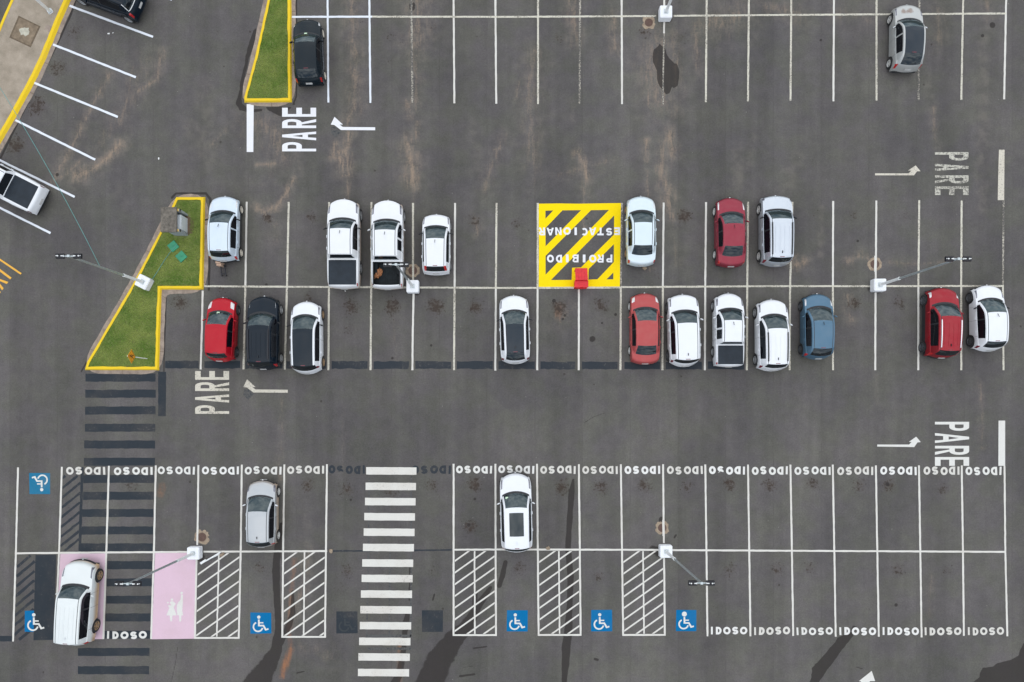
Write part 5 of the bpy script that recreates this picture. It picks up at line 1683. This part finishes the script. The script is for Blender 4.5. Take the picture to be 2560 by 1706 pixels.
    if sp.get('sticker'):
        xx, s_, mt = sp['sticker']
        MB().box((xx, yat(s_, xx), top(s_, xx) + .010), (.16, .12, .006), tilt=-.45).build('sticker', mt, root)
    return root


PT = {}
PT['white'] = car_paint("white_car_paint", (0.73, 0.745, 0.77), dust=.04)
PT['white_mud'] = car_paint("muddy_white_car_paint", (0.73, 0.74, 0.755), dust=.06, mud=.75)
PT['white_cream'] = car_paint("dusty_cream_white_car_paint", (0.67, 0.70, 0.69), dust=.12, mud=1.0)
PT['ice'] = car_paint("ice_silver_car_paint", (0.60, 0.69, 0.73), .25, .35, dust=.05)
PT['silver'] = car_paint("silver_car_paint", (0.54, 0.58, 0.63), .60, .38, dust=.06)
PT['silver_blue'] = car_paint("pale_silver_blue_car_paint", (0.58, 0.66, 0.74), .25, .35, dust=.05)
PT['silver_warm'] = car_paint("old_silver_car_paint", (0.43, 0.44, 0.43), .35, .42, dust=.35, spots=((-.33, 1.42, .20), (.05, 1.46, .22), (-.12, 1.40, .16)))
PT['grey'] = car_paint("light_grey_car_paint", (0.42, 0.44, 0.455), .35, .35, dust=.12, mud=.7)
PT['black'] = car_paint("blue_black_car_paint", (0.003, 0.009, 0.017), dust=.0, rough=.25, coat=.0, spec=.28)
PT['black_green'] = car_paint("dark_green_black_car_paint", (0.004, 0.010, 0.015), .0, .25, dust=.005, coat=.0, spec=.28)
PT['roofblack'] = car_paint("black_roof_paint", (0.005, 0.012, 0.020), dust=.0, rough=.2, coat=.0, spec=.32)
PT['roofgrey'] = car_paint("charcoal_roof_paint", (0.010, 0.019, 0.030), dust=.01, rough=.2, coat=.0, spec=.40)
PT['red'] = car_paint("bright_red_car_paint", (0.41, 0.004, 0.015), .2, .4, dust=.02, coat=.2, spec=.25)
PT['maroon'] = car_paint("dark_red_car_paint", (0.265, 0.030, 0.050), .45, .45, dust=.08, coat=.2, spec=.3)
PT['coral'] = car_paint("faded_coral_red_car_paint", (0.40, 0.068, 0.068), .40, .5, dust=.14, coat=.2, spec=.3)
PT['wine'] = car_paint("wine_red_car_paint", (0.30, 0.012, 0.022), .5, .42, dust=.10, coat=.25, spec=.3)
PT['blue'] = car_paint("steel_blue_car_paint", (0.070, 0.150, 0.225), .40, .40, dust=.05, coat=.4)

D = dict
CARS = [
    # name, label, category, shape, plan x, plan y, heading, paint, roof, target box (x0,y0,x1,y1)
    ("suv_car", "black SUV with a bright trim line round its rear window, in the angled bays", "car", D(SUV, L=4.5, tlm=M['tail'], rtrim=1, H=1.66, rg=.945), 283, 1, 69.5, 'black', None),
    ("hatchback_car", "dark greenish-black hatchback beside the upper grass island", "car", D(HATCH, L=3.95, W=1.66, H=1.45, rr=.70, rg=.915, cowl=.235, rf=.385, wr=.82, se=.72, rim=M['cream_wheel'], aerial='', ditch=False, hl=(.018, .085, 4, 7), hlm=M['head_glass'], sticker=(-.02, .27, M['sticker'])), 766, 138, 2.5, 'black_green', None),
    ("hatchback_car", "old silver hatchback with brown stains on its bonnet, at top right", "car", D(HATCH, L=4.0, W=1.68, H=1.50, rr=.76, rg=.93, cowl=.23, rf=.375, body_pillar=True, se=.80, rim=M['rim_light'], aerial='', mirm=M['chrome'], ditch=False), 2262, 112, -1.0, 'silver_warm', 'roofgrey'),
    ("pickup_truck", "white pickup with black bed cover parked at an angle, cut off by the left edge", "pickup truck", D(PICK, L=4.95, W=1.82, H=1.70, hz=1.05, belt=1.05, bz=1.08, rr=.60, rg=.632, bed=(.638, .945), rim_w=.11, tlm=M['tail_dark'], finm=M['black_metal']), 31, 467, 63.0, 'white', None),
    ("hatchback_car", "pale silver-blue hatchback by the large grass island, with a ladder-like rack behind", "car", D(HATCH, L=3.98, W=1.72, H=1.53, rr=.845, rg=.945, body_pillar=True, rim=M['cream_wheel'], aerial='front', mirm=M['black_plastic'], clad=1, hlm=M['head_glass']), 560, 580, -.5, 'silver_blue', None),
    ("pickup_truck", "white pickup with flat black bed cover and muddy side, beside the pickup with open bed", "pickup truck", D(PICK, aerial='front', mirm=M['black_plastic'], tlm=M['tail']), 860, 618, 0, 'white_mud', None),
    ("pickup_truck", "white pickup with open ribbed bed under the lamp heads", "pickup truck", D(PICK, cover=False, body_pillar=True, aerial='front'), 968, 618, 0, 'white_mud', None),
    ("hatchback_car", "small white hatchback with red lamps beside its black rear window, right of open pickup", "car", D(HATCH, L=3.62, W=1.64, H=1.50, cowl=.21, rf=.415, rr=.90, rg=.965, roofw=.76, aerial='front', mirm=M['black_plastic'], tlp=(.90, .965, 7, 10), nose=.22, tail=-.12, wraprear=True), 1092, 620, 0, 'white', None),
    ("sedan_car", "pale ice-silver sedan right of the yellow striped box", "car", D(SEDAN, L=4.46, W=1.70, body_pillar=True, rim=M['rim_dust'], aerial='', tlm=M['tail'], hlm=M['head_glass']), 1604, 588, 0, 'ice', None),
    ("sedan_car", "dark red sedan beside the silver SUV in the upper middle row", "car", D(SEDAN, L=4.25, W=1.68, H=1.42, rim=M['rim_light'], aerial='front', ditch=False, hlm=M['head_glass'], tlm=M['tail'], rr=.69, rg=.83), 1828, 590, .3, 'maroon', None),
    ("suv_car", "silver SUV with ribbed roof and dark roof rails beside the dark red sedan", "car", D(SUV, L=4.30, W=1.80, H=1.68, rails=1, ribs=4, rim=M['rim_light'], finm=M['black_plastic'], mirm=M['black_plastic'], aerial='fin', tlm=M['tail_dark'], hl=(.018, .06, 4, 8), nose=.20, tail=-.26), 1942, 585, 0, 'silver', None),
    ("hatchback_car", "small bright red hatchback beside the black SUV", "car", D(HATCH, L=3.60, W=1.64, H=1.50, aerial='', ditch=False, hl=(.035, .145, 5, 10), hlm=M['head_glass'], tlp=(.962, .985, 5, 8), roofw=.755, rr=.855, rg=.95, se=.79, nose=.34, tail=-.26, rim=M['rim_dark'], sticker=(-.06, .255, M['sticker']), cowl=.225), 552, 826, -2, 'red', None),
    ("suv_car", "shiny black SUV between the small red hatchback and a white black-roofed car", "car", D(SUV, L=4.40, W=1.82, H=1.66, rails=1, ribs=4, railm=M['black_metal'], mirm=M['black_plastic'], finm=M['black_plastic'], hlm=M['chrome'], hl=(.03, .125, 7, 8), nose=.42, tail=-.26), 656, 834, 0, 'black', None),
    ("suv_car", "white car with black roof and tail right beside the black SUV", "car", D(SUV, L=4.30, W=1.78, H=1.58, hz=.98, belt=.98, cowl=.21, rf=.40, rr=.865, rg=.955, wraprear=True, ditch=False, aerial='', mirm=M['black_plastic'], nose=.42, tail=-.34, rim=M['rim_dust'], tlm=M['tail_dark'], tlp=(.93, .96, 4, 7)), 764, 846, .6, 'white', 'roofblack'),
    ("hatchback_car", "lone white hatchback with dark glass roof amid empty bays", "car", D(HATCH, L=4.05, W=1.74, H=1.48, cowl=.215, rf=.40, rr=.80, rg=.94, roofw=.70, mirm=M['black_plastic'], tail=-.30, nose=.36, tlm=M['tail_dark']), 1286, 826, 1.6, 'white', 'roofgrey'),
    ("sedan_car", "faded coral red sedan, first car right of the lower empty bays", "car", D(SEDAN, L=4.22, W=1.70, H=1.44, rim=M['rim_light'], aerial='', ditch=False, hl=(.025, .10, 5, 9), hlm=M['head_glass'], rr=.715, rg=.845, tlp=(.962, .975, 4, 7), tlm=M['tail']), 1612, 824, .2, 'coral', None),
    ("suv_car", "white SUV with black wrap-round rear window between the coral sedan and small pickup", "car", D(SUV, L=4.32, W=1.80, H=1.62, wraprear=True, tail=-.36, nose=.30, rr=.90, rg=.965, rim=M['rim_dark'], tlm=M['tail_dark']), 1709, 828, 1.5, 'white', None),
    ("pickup_truck", "small white pickup with black bed cover beside the white SUV with roof rails", "pickup truck", D(PICK, L=4.46, W=1.70, H=1.58, hz=.98, belt=1.0, bz=1.02, cowl=.205, rf=.365, rr=.655, rg=.69, bed=(.71, .965), wf=.17, wr=.79, wrad=.31, sb=.50, se=.635, body_pillar=True, aerial='front', nose=.40, roofw=.72, tlp=(.945, .985, 3, 7)), 1822, 827, 0, 'white', None),
    ("suv_car", "white SUV with black roof rails and fin aerial beside the blue hatchback", "car", D(SUV, L=4.30, W=1.78, H=1.64, rails=1, ribs=4, rim=M['rim'], nose=.38, tail=-.24, tlm=M['tail_dark'], cowl=.205, rf=.41), 1928, 838, .5, 'white', None),
    ("hatchback_car", "steel blue hatchback beside the white SUV with roof rails", "car", D(HATCH, L=3.94, W=1.72, H=1.50, aerial='front', rim=M['rim_dark'], nose=.36, tail=-.28, rr=.855, rg=.95, hlm=M['head_glass']), 2040, 820, 0, 'blue', None),
    ("suv_car", "wine red SUV with silver roof rails beside the white hatchback at right", "car", D(SUV, L=4.20, W=1.78, H=1.68, rails=1, ribs=4, railm=M['chrome'], clad=1, rim=M['rim_dark'], nose=.36, tail=-.24, hlm=M['head_glass'], rr=.865, rg=.955, hl=(.03, .115, 4, 8), spokes=6), 2356, 812, -1.5, 'wine', None),
    ("hatchback_car", "white hatchback with a blue sunshade behind its windscreen, rightmost car", "car", D(HATCH, L=3.98, W=1.74, H=1.50, aerial='front', mirm=M['black_plastic'], rim=M['rim_dark'], nose=.36, tail=-.26, rr=.855, rg=.95, shade=1, wglass=M['glass'], tlm=M['tail_dark'], wrad=.33, spokes=7), 2472, 802, .8, 'white', None),
    ("hatchback_car", "light grey hatchback with cream wheels in the bays below the black SUV", "car", D(SUV, kind='hatch', L=4.05, W=1.72, H=1.52, hz=.96, belt=.95, wraprear=True, rim=M['rim_light'], tail=-.28, nose=.34, ditch=True, rr=.885, rg=.965, mirm=PT['white'], wrad=.31, hl=(.02, .11, 4, 8)), 654, 1287, -.3, 'grey', None),
    ("suv_car", "white SUV with large dark sunroof right of the zebra crossing", "car", D(SUV, L=4.72, W=1.86, H=1.66, sunroof=(.475, .765, .41), wraprear=True, nose=.44, tail=-.32, rr=.905, rg=.968, ditch=False, finm=PT['white'], sticker=(-.52, .285, M['sticker']), cowl=.215, rf=.40), 1292, 1280, 1.3, 'white', None),
    ("suv_car", "large dusty white SUV with muddy flank in the pink bay", "car", D(BIG, rim=M['rim_dust'], ribs=4, finm=PT['white'], body_pillar=False), 203, 1503, -3.7, 'white_cream', None),
]
# lengths and proportions surveyed from each car: length, plan y, then bonnet end, roof front, roof rear, rear glass end along the length
FIT = {
    1: (3.9, 145.4, 0.24, 0.44, 0.84, 0.94),
    2: (3.95, 110.5, 0.245, 0.435, 0.82, 0.955),
    4: (3.9, 580.5, 0.235, 0.455, 0.868, 0.945),
    5: (5.31, 616.7, 0.234, 0.38, 0.655, 0.68),
    6: (5.27, 618.8, 0.236, 0.385, 0.665, 0.69),
    7: (3.58, 618.3, 0.205, 0.45, 0.898, 0.965),
    8: (4.15, 585.6, 0.22, 0.42, 0.735, 0.86),
    9: (4.12, 588.6, 0.222, 0.415, 0.728, 0.862),
    10: (4.2, 585.1, 0.216, 0.388, 0.915, 0.962),
    11: (3.8, 827.6, 0.213, 0.44, 0.88, 0.952),
    12: (4.36, 835.9, 0.226, 0.419, 0.905, 0.965),
    13: (4.3, 847.3, 0.19, 0.4, 0.9, 0.962),
    14: (4.05, 827.4, 0.219, 0.44, 0.845, 0.957),
    15: (4.21, 825.2, 0.205, 0.408, 0.75, 0.875),
    16: (4.28, 829.8, 0.225, 0.42, 0.915, 0.96),
    17: (4.36, 828.4, 0.212, 0.392, 0.675, 0.7),
    18: (4.24, 841.1, 0.217, 0.43, 0.915, 0.965),
    19: (3.88, 820.2, 0.2, 0.43, 0.845, 0.955),
    20: (4.21, 811.5, 0.222, 0.43, 0.9, 0.967),
    21: (3.92, 799.4, 0.205, 0.435, 0.865, 0.955),
    22: (3.96, 1280.5, 0.21, 0.435, 0.888, 0.968),
    23: (4.68, 1277, 0.224, 0.41, 0.92, 0.972),
    24: (4.95, 1496.5, 0.258, 0.4, 0.93, 0.972),
}
PLACE_X = {1: 779.2, 2: 2250.5, 4: 572.8, 5: 867.5, 6: 974.8, 7: 1093.7, 8: 1596.7, 9: 1816.4, 10: 1928.3, 11: 565.4, 12: 670.2, 13: 775.2, 14: 1286.1, 15: 1606.1, 16: 1701.2, 17: 1812.2, 18: 1918.4, 19: 2030.5, 20: 2334.0, 21: 2449.9, 22: 665.4, 23: 1289.8, 24: 216.6}
for k_, (nm, lab, cat, shape, px_, py_, an_, pk, rk) in enumerate(CARS):
    if k_ in FIT:
        shape['L'], py_, shape['cowl'], shape['rf'], shape['rr'], shape['rg'] = FIT[k_]
        if 'bed' in shape:
            shape['bed'] = (shape['rg'] + .02, shape['bed'][1])
            shape['se'] = min(shape['se'], shape['rr'] - .02)
        elif shape['kind'] == 'sedan':
            shape['se'] = shape['rr'] + .02
            shape['sb'] = (shape['rf'] + shape['rr']) / 2 - .06
        px_ = PLACE_X.get(k_, px_)
    build_car(nm, lab, cat, shape, px_, py_, an_, PT[pk], PT[rk] if rk else None)

# ------------------------------------------------------------------ lamp posts
def lamp_post(label, px, py, h, rot=0.0, block=.72, bh=.50, white_to=1.9, heads=True):
    root = empty("lamp_post", (X(px), Y(py), 0))
    tag(root, label, "lamp post", "lamp posts on white concrete bases")
    z0 = .10 if rot else 0
    if block:
        MB().box((0, 0, z0 + bh / 2), (block, block, bh), rz=rot, bev=.035).build("base_block", M['white_block'], root, True)
    zb_ = z0 + bh
    MB().box((0, 0, zb_ + .012), (.26, .26, .024), rz=rot).build("base_plate", M['galv'], root)
    MB().tube([(0, 0, zb_), (0, 0, zb_ + white_to)], .085, 14, r2=.078).tube([(0, 0, zb_ + white_to), (0, 0, zb_ + white_to + .05)], .09, 14).build("lower_pole", M['pole_white'], root, True, 40)
    MB().tube([(0, 0, zb_ + white_to + .05), (0, 0, h)], .062, 14, r2=.05).build("upper_pole", M['galv'], root, True, 40)
    MB().tube([(-.25, 0, h - .02), (.25, 0, h - .02)], .032, 10).box((0, 0, h + .03), (.14, .12, .06), bev=.015).build("crossbar", M['galv'], root, True, 40)
    for sg in (-1, 1):
        fl = MB().box((sg * .43, 0, h - .02), (.42, .25, .10), bev=.018).box((sg * .43, .10, h + .045), (.40, .015, .05)).box((sg * .43, .05, h + .04), (.40, .012, .04)).box((sg * .43, -.05, h + .04), (.40, .012, .04)).box((sg * .43, -.10, h + .045), (.40, .015, .05)).build("floodlight", M['black_metal'], root)
        br = MB().box((sg * .31, 0, h + .05), (.11, .05, .04), bev=.01).box((sg * .245, 0, h + .02), (.04, .11, .05), bev=.01).tube([(sg * .51, 0, h + .03), (sg * .51, 0, h + .08)], .034, 10).box((sg * .585, .01, h + .05), (.05, .035, .03), rz=.5, bev=.008)
        br.build("bracket", M['chrome' if False else 'pole_white'], fl, True)
    return root


lamp_post("lamp post standing on a tilted white base in the grass island", 369, 709.5, 7.33, R(-27))
lamp_post("lamp post whose lamp heads hang over the open pickup bed", 1034, 719.5, 6.5)
lamp_post("lamp post on the middle line near the wine red SUV", 2189.5, 716, 7.4)
lamp_post("lamp post on the bay line at the corner of the pink bay", 492, 1380, 7.4)
lamp_post("lamp post beside a clean hatched strip in the lower bays", 1661, 1375.5, 7.7)
lamp_post("lamp post on the top line, its head beyond the upper edge", 1660.5, 41, 7.4)
lamp_post("white lamp post on the pavement at upper left, with a small base", 129, 32, 7.0, R(35), block=.30, bh=.06, white_to=5.2)

# ------------------------------------------------------------------ red steel box in the yellow no-parking square
rx, ry = X(1450.5), Y(703)
rb = empty("fire_cabinet", (rx, ry, 0))
tag(rb, "red steel fire box with sloping lid inside the yellow striped square", "fire cabinet")
MB().box((0, -.27, .34), (.76, .42, .66), bev=.02).build("body", M['red_box'], rb)
m_ = MB()
m_.add([(-.36, -.10, .86), (.36, -.10, .86), (.36, .66, .52), (-.36, .66, .52), (-.36, -.10, .80), (.36, -.10, .80), (.36, .66, .46), (-.36, .66, .46)],
       [(0, 1, 2, 3), (7, 6, 5, 4), (0, 4, 5, 1), (1, 5, 6, 2), (2, 6, 7, 3), (3, 7, 4, 0)])
for q in (-.18, 0, .18):
    m_.box((q, .28, .70), (.02, .72, .012), tilt=-.42)
m_.build("sloping_lid", M['red_box'], rb)
for sg in (-1, 1):
    MB().box((sg * .33, .58, .24), (.05, .05, .48)).build("leg", M['red_box'], rb)
MB().box((0, -.31, .69), (.80, .38, .03), bev=.01).build("shelf", M['red_box'], rb)
MB().tube([(-.30, -.46, .50), (.05, -.52, .42), (.26, -.46, .30)], .035, 8).tube([(.10, -.50, .55), (.30, -.50, .52)], .05, 8).build("valve", M['red_box'], rb, True)

# ------------------------------------------------------------------ meter kiosk on the grass island
kx0, kx1, ky0, ky1 = X(440), X(472), Y(591), Y(537)
kc = ((kx0 + kx1) / 2, (ky0 + ky1) / 2)
ks = empty("meter_kiosk", (kc[0], kc[1], 0))
tag(ks, "small concrete meter kiosk with mossy flat roof on the grass island", "kiosk")
kw, kd, kh = kx1 - kx0, ky1 - ky0, 1.16
MB().box((-kw / 2 + .06, 0, kh / 2), (.12, kd, kh)).build("back_wall", M['grey_wall'], ks)
for sg in (-1, 1):
    w_ = MB().box((.06, sg * (kd / 2 - .06), kh / 2), (kw - .12, .12, kh)).build("side_wall", M['grey_wall'], ks)
    st_ = MB()
    for q in range(8):
        st_.box((-.30 + q * .10, sg * (kd / 2 - .06), kh - .045), (.05, .128, .10), mi=q % 2)
    st_.box((kw / 2 + .002, sg * (kd / 2 - .06), kh - .08), (.006, .126, .16), mi=0)
    st_.build("striped_band", [M['kiosk_yellow'], M['black_plastic']], w_)
MB().box((-.20, .0, kh + .05), (.94, kd + .16, .10), bev=.02).build("roof", M['slab'], ks)
MB().box((.10, -.05, .46), (.52, kd - .42, .90), bev=.015).build("meter_cabinet", M['cabinet'], ks)
tag(sheet("bare_earth", [([(470, 541), (484, 548), (488, 566), (484, 584), (472, 589), (458, 588), (458, 541)], [])], .112, M['soil']), kind="structure")

# green lids in the lawn
for c_, rz_, lab in [((436, 617.5), R(38), "green plastic inspection lid nearer the meter kiosk"), ((456, 643), R(42), "green plastic inspection lid farther from the meter kiosk")]:
    MBx = MB().box((0, 0, .03), (.52, .52, .06), rz=rz_, bev=.015).box((0, 0, .066), (.10, .05, .012), rz=rz_)
    o = MBx.build("inspection_lid", M['green_lid'])
    o.location = (X(c_[0]), Y(c_[1]), .10)
    tag(o, lab, "inspection lid", "green lids in the lawn")

# warning sign
sg_ = empty("warning_sign", (X(370), Y(897.5), 0))
tag(sg_, "amber diamond warning sign on a thin white post in the grass island", "road sign")
MB().tube([(0, 0, .08), (0, 0, 2.2)], .028, 10).build("post", M['pole_white'], sg_, True, 40)
dd = .40
dm = lambda x_: [(x_, 0, 1.86 - dd), (x_, dd, 1.86), (x_, 0, 1.86 + dd), (x_, -dd, 1.86)]
pl_ = mesh_obj("sign_plate", dm(.05) + dm(.032), [(0, 1, 2, 3), (7, 6, 5, 4), (0, 4, 5, 1), (1, 5, 6, 2), (2, 6, 7, 3), (3, 7, 4, 0)], M['sign_face'], sg_)


def pic(shapes):
    V, F = [], []
    for poly in shapes:
        t = tessellate_polygon([[Vector((p[0], p[1], 0)) for p in poly]])
        b0 = len(V)
        V.extend((.0535, p[0], 1.86 + p[1]) for p in poly)
        F.extend(tuple(b0 + k for k in q) for q in t)
    return V, F


V_, F_ = pic([arc(.02, .19, .045, .045, 0, 360, 12)[:-1], thick([(.02, .13), (.0, -.01), (.07, -.10), (.06, -.20)], .055)])
mesh_obj("pictogram", V_, F_, M['black_plastic'], pl_)
V_, F_ = pic([thick([(-.01, -.012), (-.06, -.11), (-.13, -.17)], .05)])
mesh_obj("pictogram", [(v_[0] + .0006, v_[1], v_[2]) for v_ in V_], F_, M['black_plastic'], pl_)
V_, F_ = pic([thick([(-.11, .03), (-.03, .10), (.06, .09), (.12, .02)], .042)])
mesh_obj("pictogram", [(v_[0] + .0012, v_[1], v_[2]) for v_ in V_], F_, M['black_plastic'], pl_)
frm = [(.0525, a, 1.86 + b_) for a, b_ in ((0, -.36), (.36, 0), (0, .36), (-.36, 0))] + [(.0525, a, 1.86 + b_) for a, b_ in ((0, -.335), (.335, 0), (0, .335), (-.335, 0))]
mesh_obj("border", frm, [(k, (k + 1) % 4, 4 + (k + 1) % 4, 4 + k) for k in range(4)], M['black_plastic'], pl_)

# ------------------------------------------------------------------ manholes and small covers
def manhole(px, py, r_, label, square=0.0, ring=True, jit=.1):
    j = random.Random(int(px))
    root = empty("manhole_cover", (X(px), Y(py), 0))
    tag(root, label, "manhole", "rusty round manhole covers")
    if ring:
        pts = []
        for k in range(28):
            a = 2 * math.pi * k / 28
            rr_ = r_ * 1.55 * (1 + j.uniform(-jit, jit))
            if square: rr_ *= 1 + square * (abs(math.sin(2 * a)) - .5)
            pts.append((rr_ * math.cos(a), rr_ * math.sin(a)))
        sheet("collar", [(pts, [arc(0, 0, r_ * .98, r_ * .98, 0, 360, 28)[:-1]])], .005, M['lid_ring'], root, px=False)
    m_ = MB()
    m_.tube([(0, 0, .001), (0, 0, .0065)], r_ * .96, 28)
    for q in (-2, -1, 0, 1, 2):
        m_.box((q * r_ * .3, 0, .0068), (.02, r_ * 1.2, .0016))
    m_.build("lid", M['rust_lid'], root)


manhole(1622, 57, .25, "rusty manhole in a sandy square collar beside the top lamp base", .30)
manhole(1032, 677, .27, "manhole crossed by a bay line between open pickup and small white hatchback", 0, True, .12)
manhole(2187, 661, .27, "manhole above the lamp base by the clay streak at right", 0, True, .08)
manhole(505, 1343, .27, "manhole in a sandy patch above the lamp base by the pink bay", .15, True, .16)
manhole(1655.5, 1320, .26, "manhole in an orange-tan collar above the lower lamp base", .25, True, .10)
# the bay line is painted straight across two of the covers
line([(2187.5, 640), (2187.4, 680)], 4.6, .0135, 'line')
line([(1033, 660), (1033, 694)], 4.4, .0135, 'line_old')
line([(1657.8, 1300), (1658.3, 1340)], 4.6, .0135, 'line')

ub = empty("utility_pit", (X(66), Y(82), .12), R(-22))
tag(ub, "brown sunken utility pit patched with pale concrete in the pavement", "utility pit")
hw_ = [(-.62, -.60), (.58, -.66), (.64, .55), (-.60, .64)]
sheet("surround", [([(p[0] * 1.17, p[1] * 1.14) for p in hw_], [hw_])], .004, simple("pit_surround", (0.135, 0.10, 0.066), .95, vary=.3), ub, px=False)
sheet("cover", [(hw_, [])], .003, simple("pit_cover", (0.205, 0.155, 0.105), .95, vary=.35, scale=3), ub, px=False)
jj = random.Random(4)
pt_ = [((.30 + jj.uniform(-.08, .10)) * math.cos(a), (.26 + jj.uniform(-.08, .09)) * math.sin(a)) for a in np.linspace(0, 6.28, 17)[:-1]]
sheet("patch", [(pt_, [])], .007, simple("pit_patch", (0.44, 0.42, 0.34), .95, vary=.25, scale=4), ub, px=False)
o = MB().box((0, 0, .006), (.34, .34, .012), rz=R(-25), bev=.004).box((0, 0, .014), (.06, .06, .006), rz=R(-25)).build("drain_cover", M['gutter'])
o.location = (X(124), Y(74), .12)
tag(o, "small square drain cover at the pavement edge beside the yellow kerb", "drain cover")

# ------------------------------------------------------------------ loose things
# bent white post lying across the hatched strip
bp = MB()
bp.tube([(X(553), Y(1380), .10), (X(540), Y(1388), .09), (X(516), Y(1402), .06)], .045, 10)
bp.tube([(X(551), Y(1385), .06), (X(520), Y(1400), .05)], .022, 8)
bp.box((X(509), Y(1404.5), .05), (.40, .14, .05), rz=R(32), bev=.015)
o = bp.build("fallen_post", M['pole_white'], None, True)
tag(o, "bent white metal post lying by the lamp base near the pink bay", "fallen post")
o = MB().box((0, 0, .05), (.26, .16, .10), rz=R(25), bev=.03).box((.10, .08, .04), (.14, .12, .08), rz=.9, bev=.03).build("stone", M['lid_ring'], None, True)
o.location = (X(555), Y(1387), 0)
tag(o, "tan stone at the broken end of the fallen white post", "stone")
# rack lying behind the silver-blue hatchback
rk = MB()
for sg in (-1, 1):
    rk.tube([(X(559 + sg * 5.0), Y(664), .16), (X(562 + sg * 5.2), Y(693), .14)], .036, 8)
rk.tube([(X(556.5), Y(686.5), .145), (X(567.5), Y(686), .145)], .032, 8)
rk.tube([(X(554), Y(666), .16), (X(564), Y(665.5), .16)], .022, 8)
for sg in (-1, 1):
    rk.tube([(X(562 + sg * 5.2), Y(690), .14), (X(562 + sg * 5.2), Y(690), .0)], .022, 8)
    rk.tube([(X(559 + sg * 5.0), Y(667), .16), (X(559 + sg * 5.0), Y(667), .0)], .022, 8)
o = rk.build("metal_rack", M['black_metal'], None, True)
tag(o, "black ladder-like metal rack on the ground behind the silver-blue hatchback", "metal rack")
o = MB().box((0, .02, .30), (.30, .13, .60), bev=.01).box((0, -.10, .24), (.29, .12, .48), bev=.01).build("cardboard_box", M['cardboard'])
o.location = (X(555.5), Y(662), 0)
tag(o, "tan box standing between the silver-blue hatchback and the black rack", "box")
# sacking in the open bed
bm = bmesh.new()
bmesh.ops.create_icosphere(bm, subdivisions=4, radius=1)
jj = random.Random(9)
from mathutils import noise as mn
for v_ in bm.verts:
    q = 1 + .35 * mn.noise(v_.co * 2.3) + .22 * mn.noise(v_.co * 5.5)
    v_.co = Vector((v_.co.x * .24 * q + .12 * v_.co.y, v_.co.y * .30 * q, max(-.02, v_.co.z * .16 * q)))
bm.verts.index_update()
m_ = MB(); m_.add([v_.co[:] for v_ in bm.verts], [[v_.index for v_ in f_.verts] for f_ in bm.faces]); bm.free()
o = m_.build("sacking", M['sacking'], None, True, 180)
o.location = (X(949.5), Y(690), .71)
tag(o, "crumpled brown sacking in the open pickup bed", "sacking")
m_ = MB()
m_.tube([(0, 0, .02), (.10, .22, .05), (.06, .42, .06)], .022, 6).tube([(.05, .12, .04), (.24, .20, .05), (.32, .36, .05)], .016, 6)
o = m_.build("dry_branch", M['sacking'], None, True)
o.location = (X(937), Y(676), .70)
tag(o, "dry brown branch above the sacking in the open pickup bed", "branch")
for q, (px_, py_, sz, lab) in enumerate([(272, 85, .10, "larger scrap of white paper in the first angled bay"), (283, 83, .06, "smaller scrap of white paper in the first angled bay"), (397, 397, .09, "white paper scrap alone in the lane left of the big PARE"), (863, 728, .06, "white paper scrap behind the covered pickup")]):
    o = MB().box((0, 0, .015), (sz * 1.4, sz * .7, .02), rz=q * .8, bev=.008).box((sz * .3, sz * .2, .02), (sz * .7, sz * .5, .03), rz=q + .9, bev=.01).build("paper_scrap", M['paper'])
    o.location = (X(px_), Y(py_), 0)
    tag(o, lab, "litter", "scraps of white paper")
for (px_, py_, lab) in [(1611, 671, "flat tan stone behind the ice-silver sedan"), (827, 1378, "tan stone at the broken line end left of zebra crossing"), (1370, 1371, "pale stone on the line right of the white sunroof SUV")]:
    jj = random.Random(int(px_))
    pts = [(.13 * (1 + jj.uniform(-.3, .3)) * math.cos(a), .13 * (1 + jj.uniform(-.3, .3)) * math.sin(a)) for a in np.linspace(0, 6.28, 11)[:-1]]
    V_ = [(p[0], p[1], 0) for p in pts] + [(p[0] * .7, p[1] * .7, .035) for p in pts]
    F_ = [(k, (k + 1) % 10, 10 + (k + 1) % 10, 10 + k) for k in range(10)] + [tuple(range(10, 20))]
    o = mesh_obj("stone", V_, F_, M['lid_ring'])
    o.location = (X(px_), Y(py_), .012)
    tag(o, lab, "stone")

# ------------------------------------------------------------------ teal cable strung from the island lamp post to beyond the upper left corner
def at_h(px, py, h): 
    """place of something seen over plan point (px,py) from the drone but h metres up"""
    k = (CAM_H - h) / CAM_H
    return (X(px) * k, Y(py) * k, h)


hp = 4.75
c0 = Vector((X(369), Y(709.5), hp))
c1 = Vector((-30.6, 24.4, 7.0))
pts = []
for q in range(41):
    t = q / 40
    p = c0.lerp(c1, t)
    sag = 1.05 * 4 * t * (1 - t)
    p.z -= sag
    pts.append(tuple(p))
ext = Vector(pts[-1]) + (c1 - c0) * .35 + Vector((0, 0, .4))
o = MB().tube(pts + [tuple(ext)], .013, 6).build("overhead_cable", M['cable'], None, True)
tag(o, "thin teal cable strung from the island lamp post over the angled bays", "cable")
o = MB().tube([(X(384), Y(700), .15), (X(398), Y(680), .17), (X(412), Y(656), .15), (X(428), Y(634), .17), (X(446), Y(612), .16)], .013, 6).build("ground_cable", M['cable'], None, True)
tag(o, "teal cable lying in the grass between lamp base and green lids", "cable")
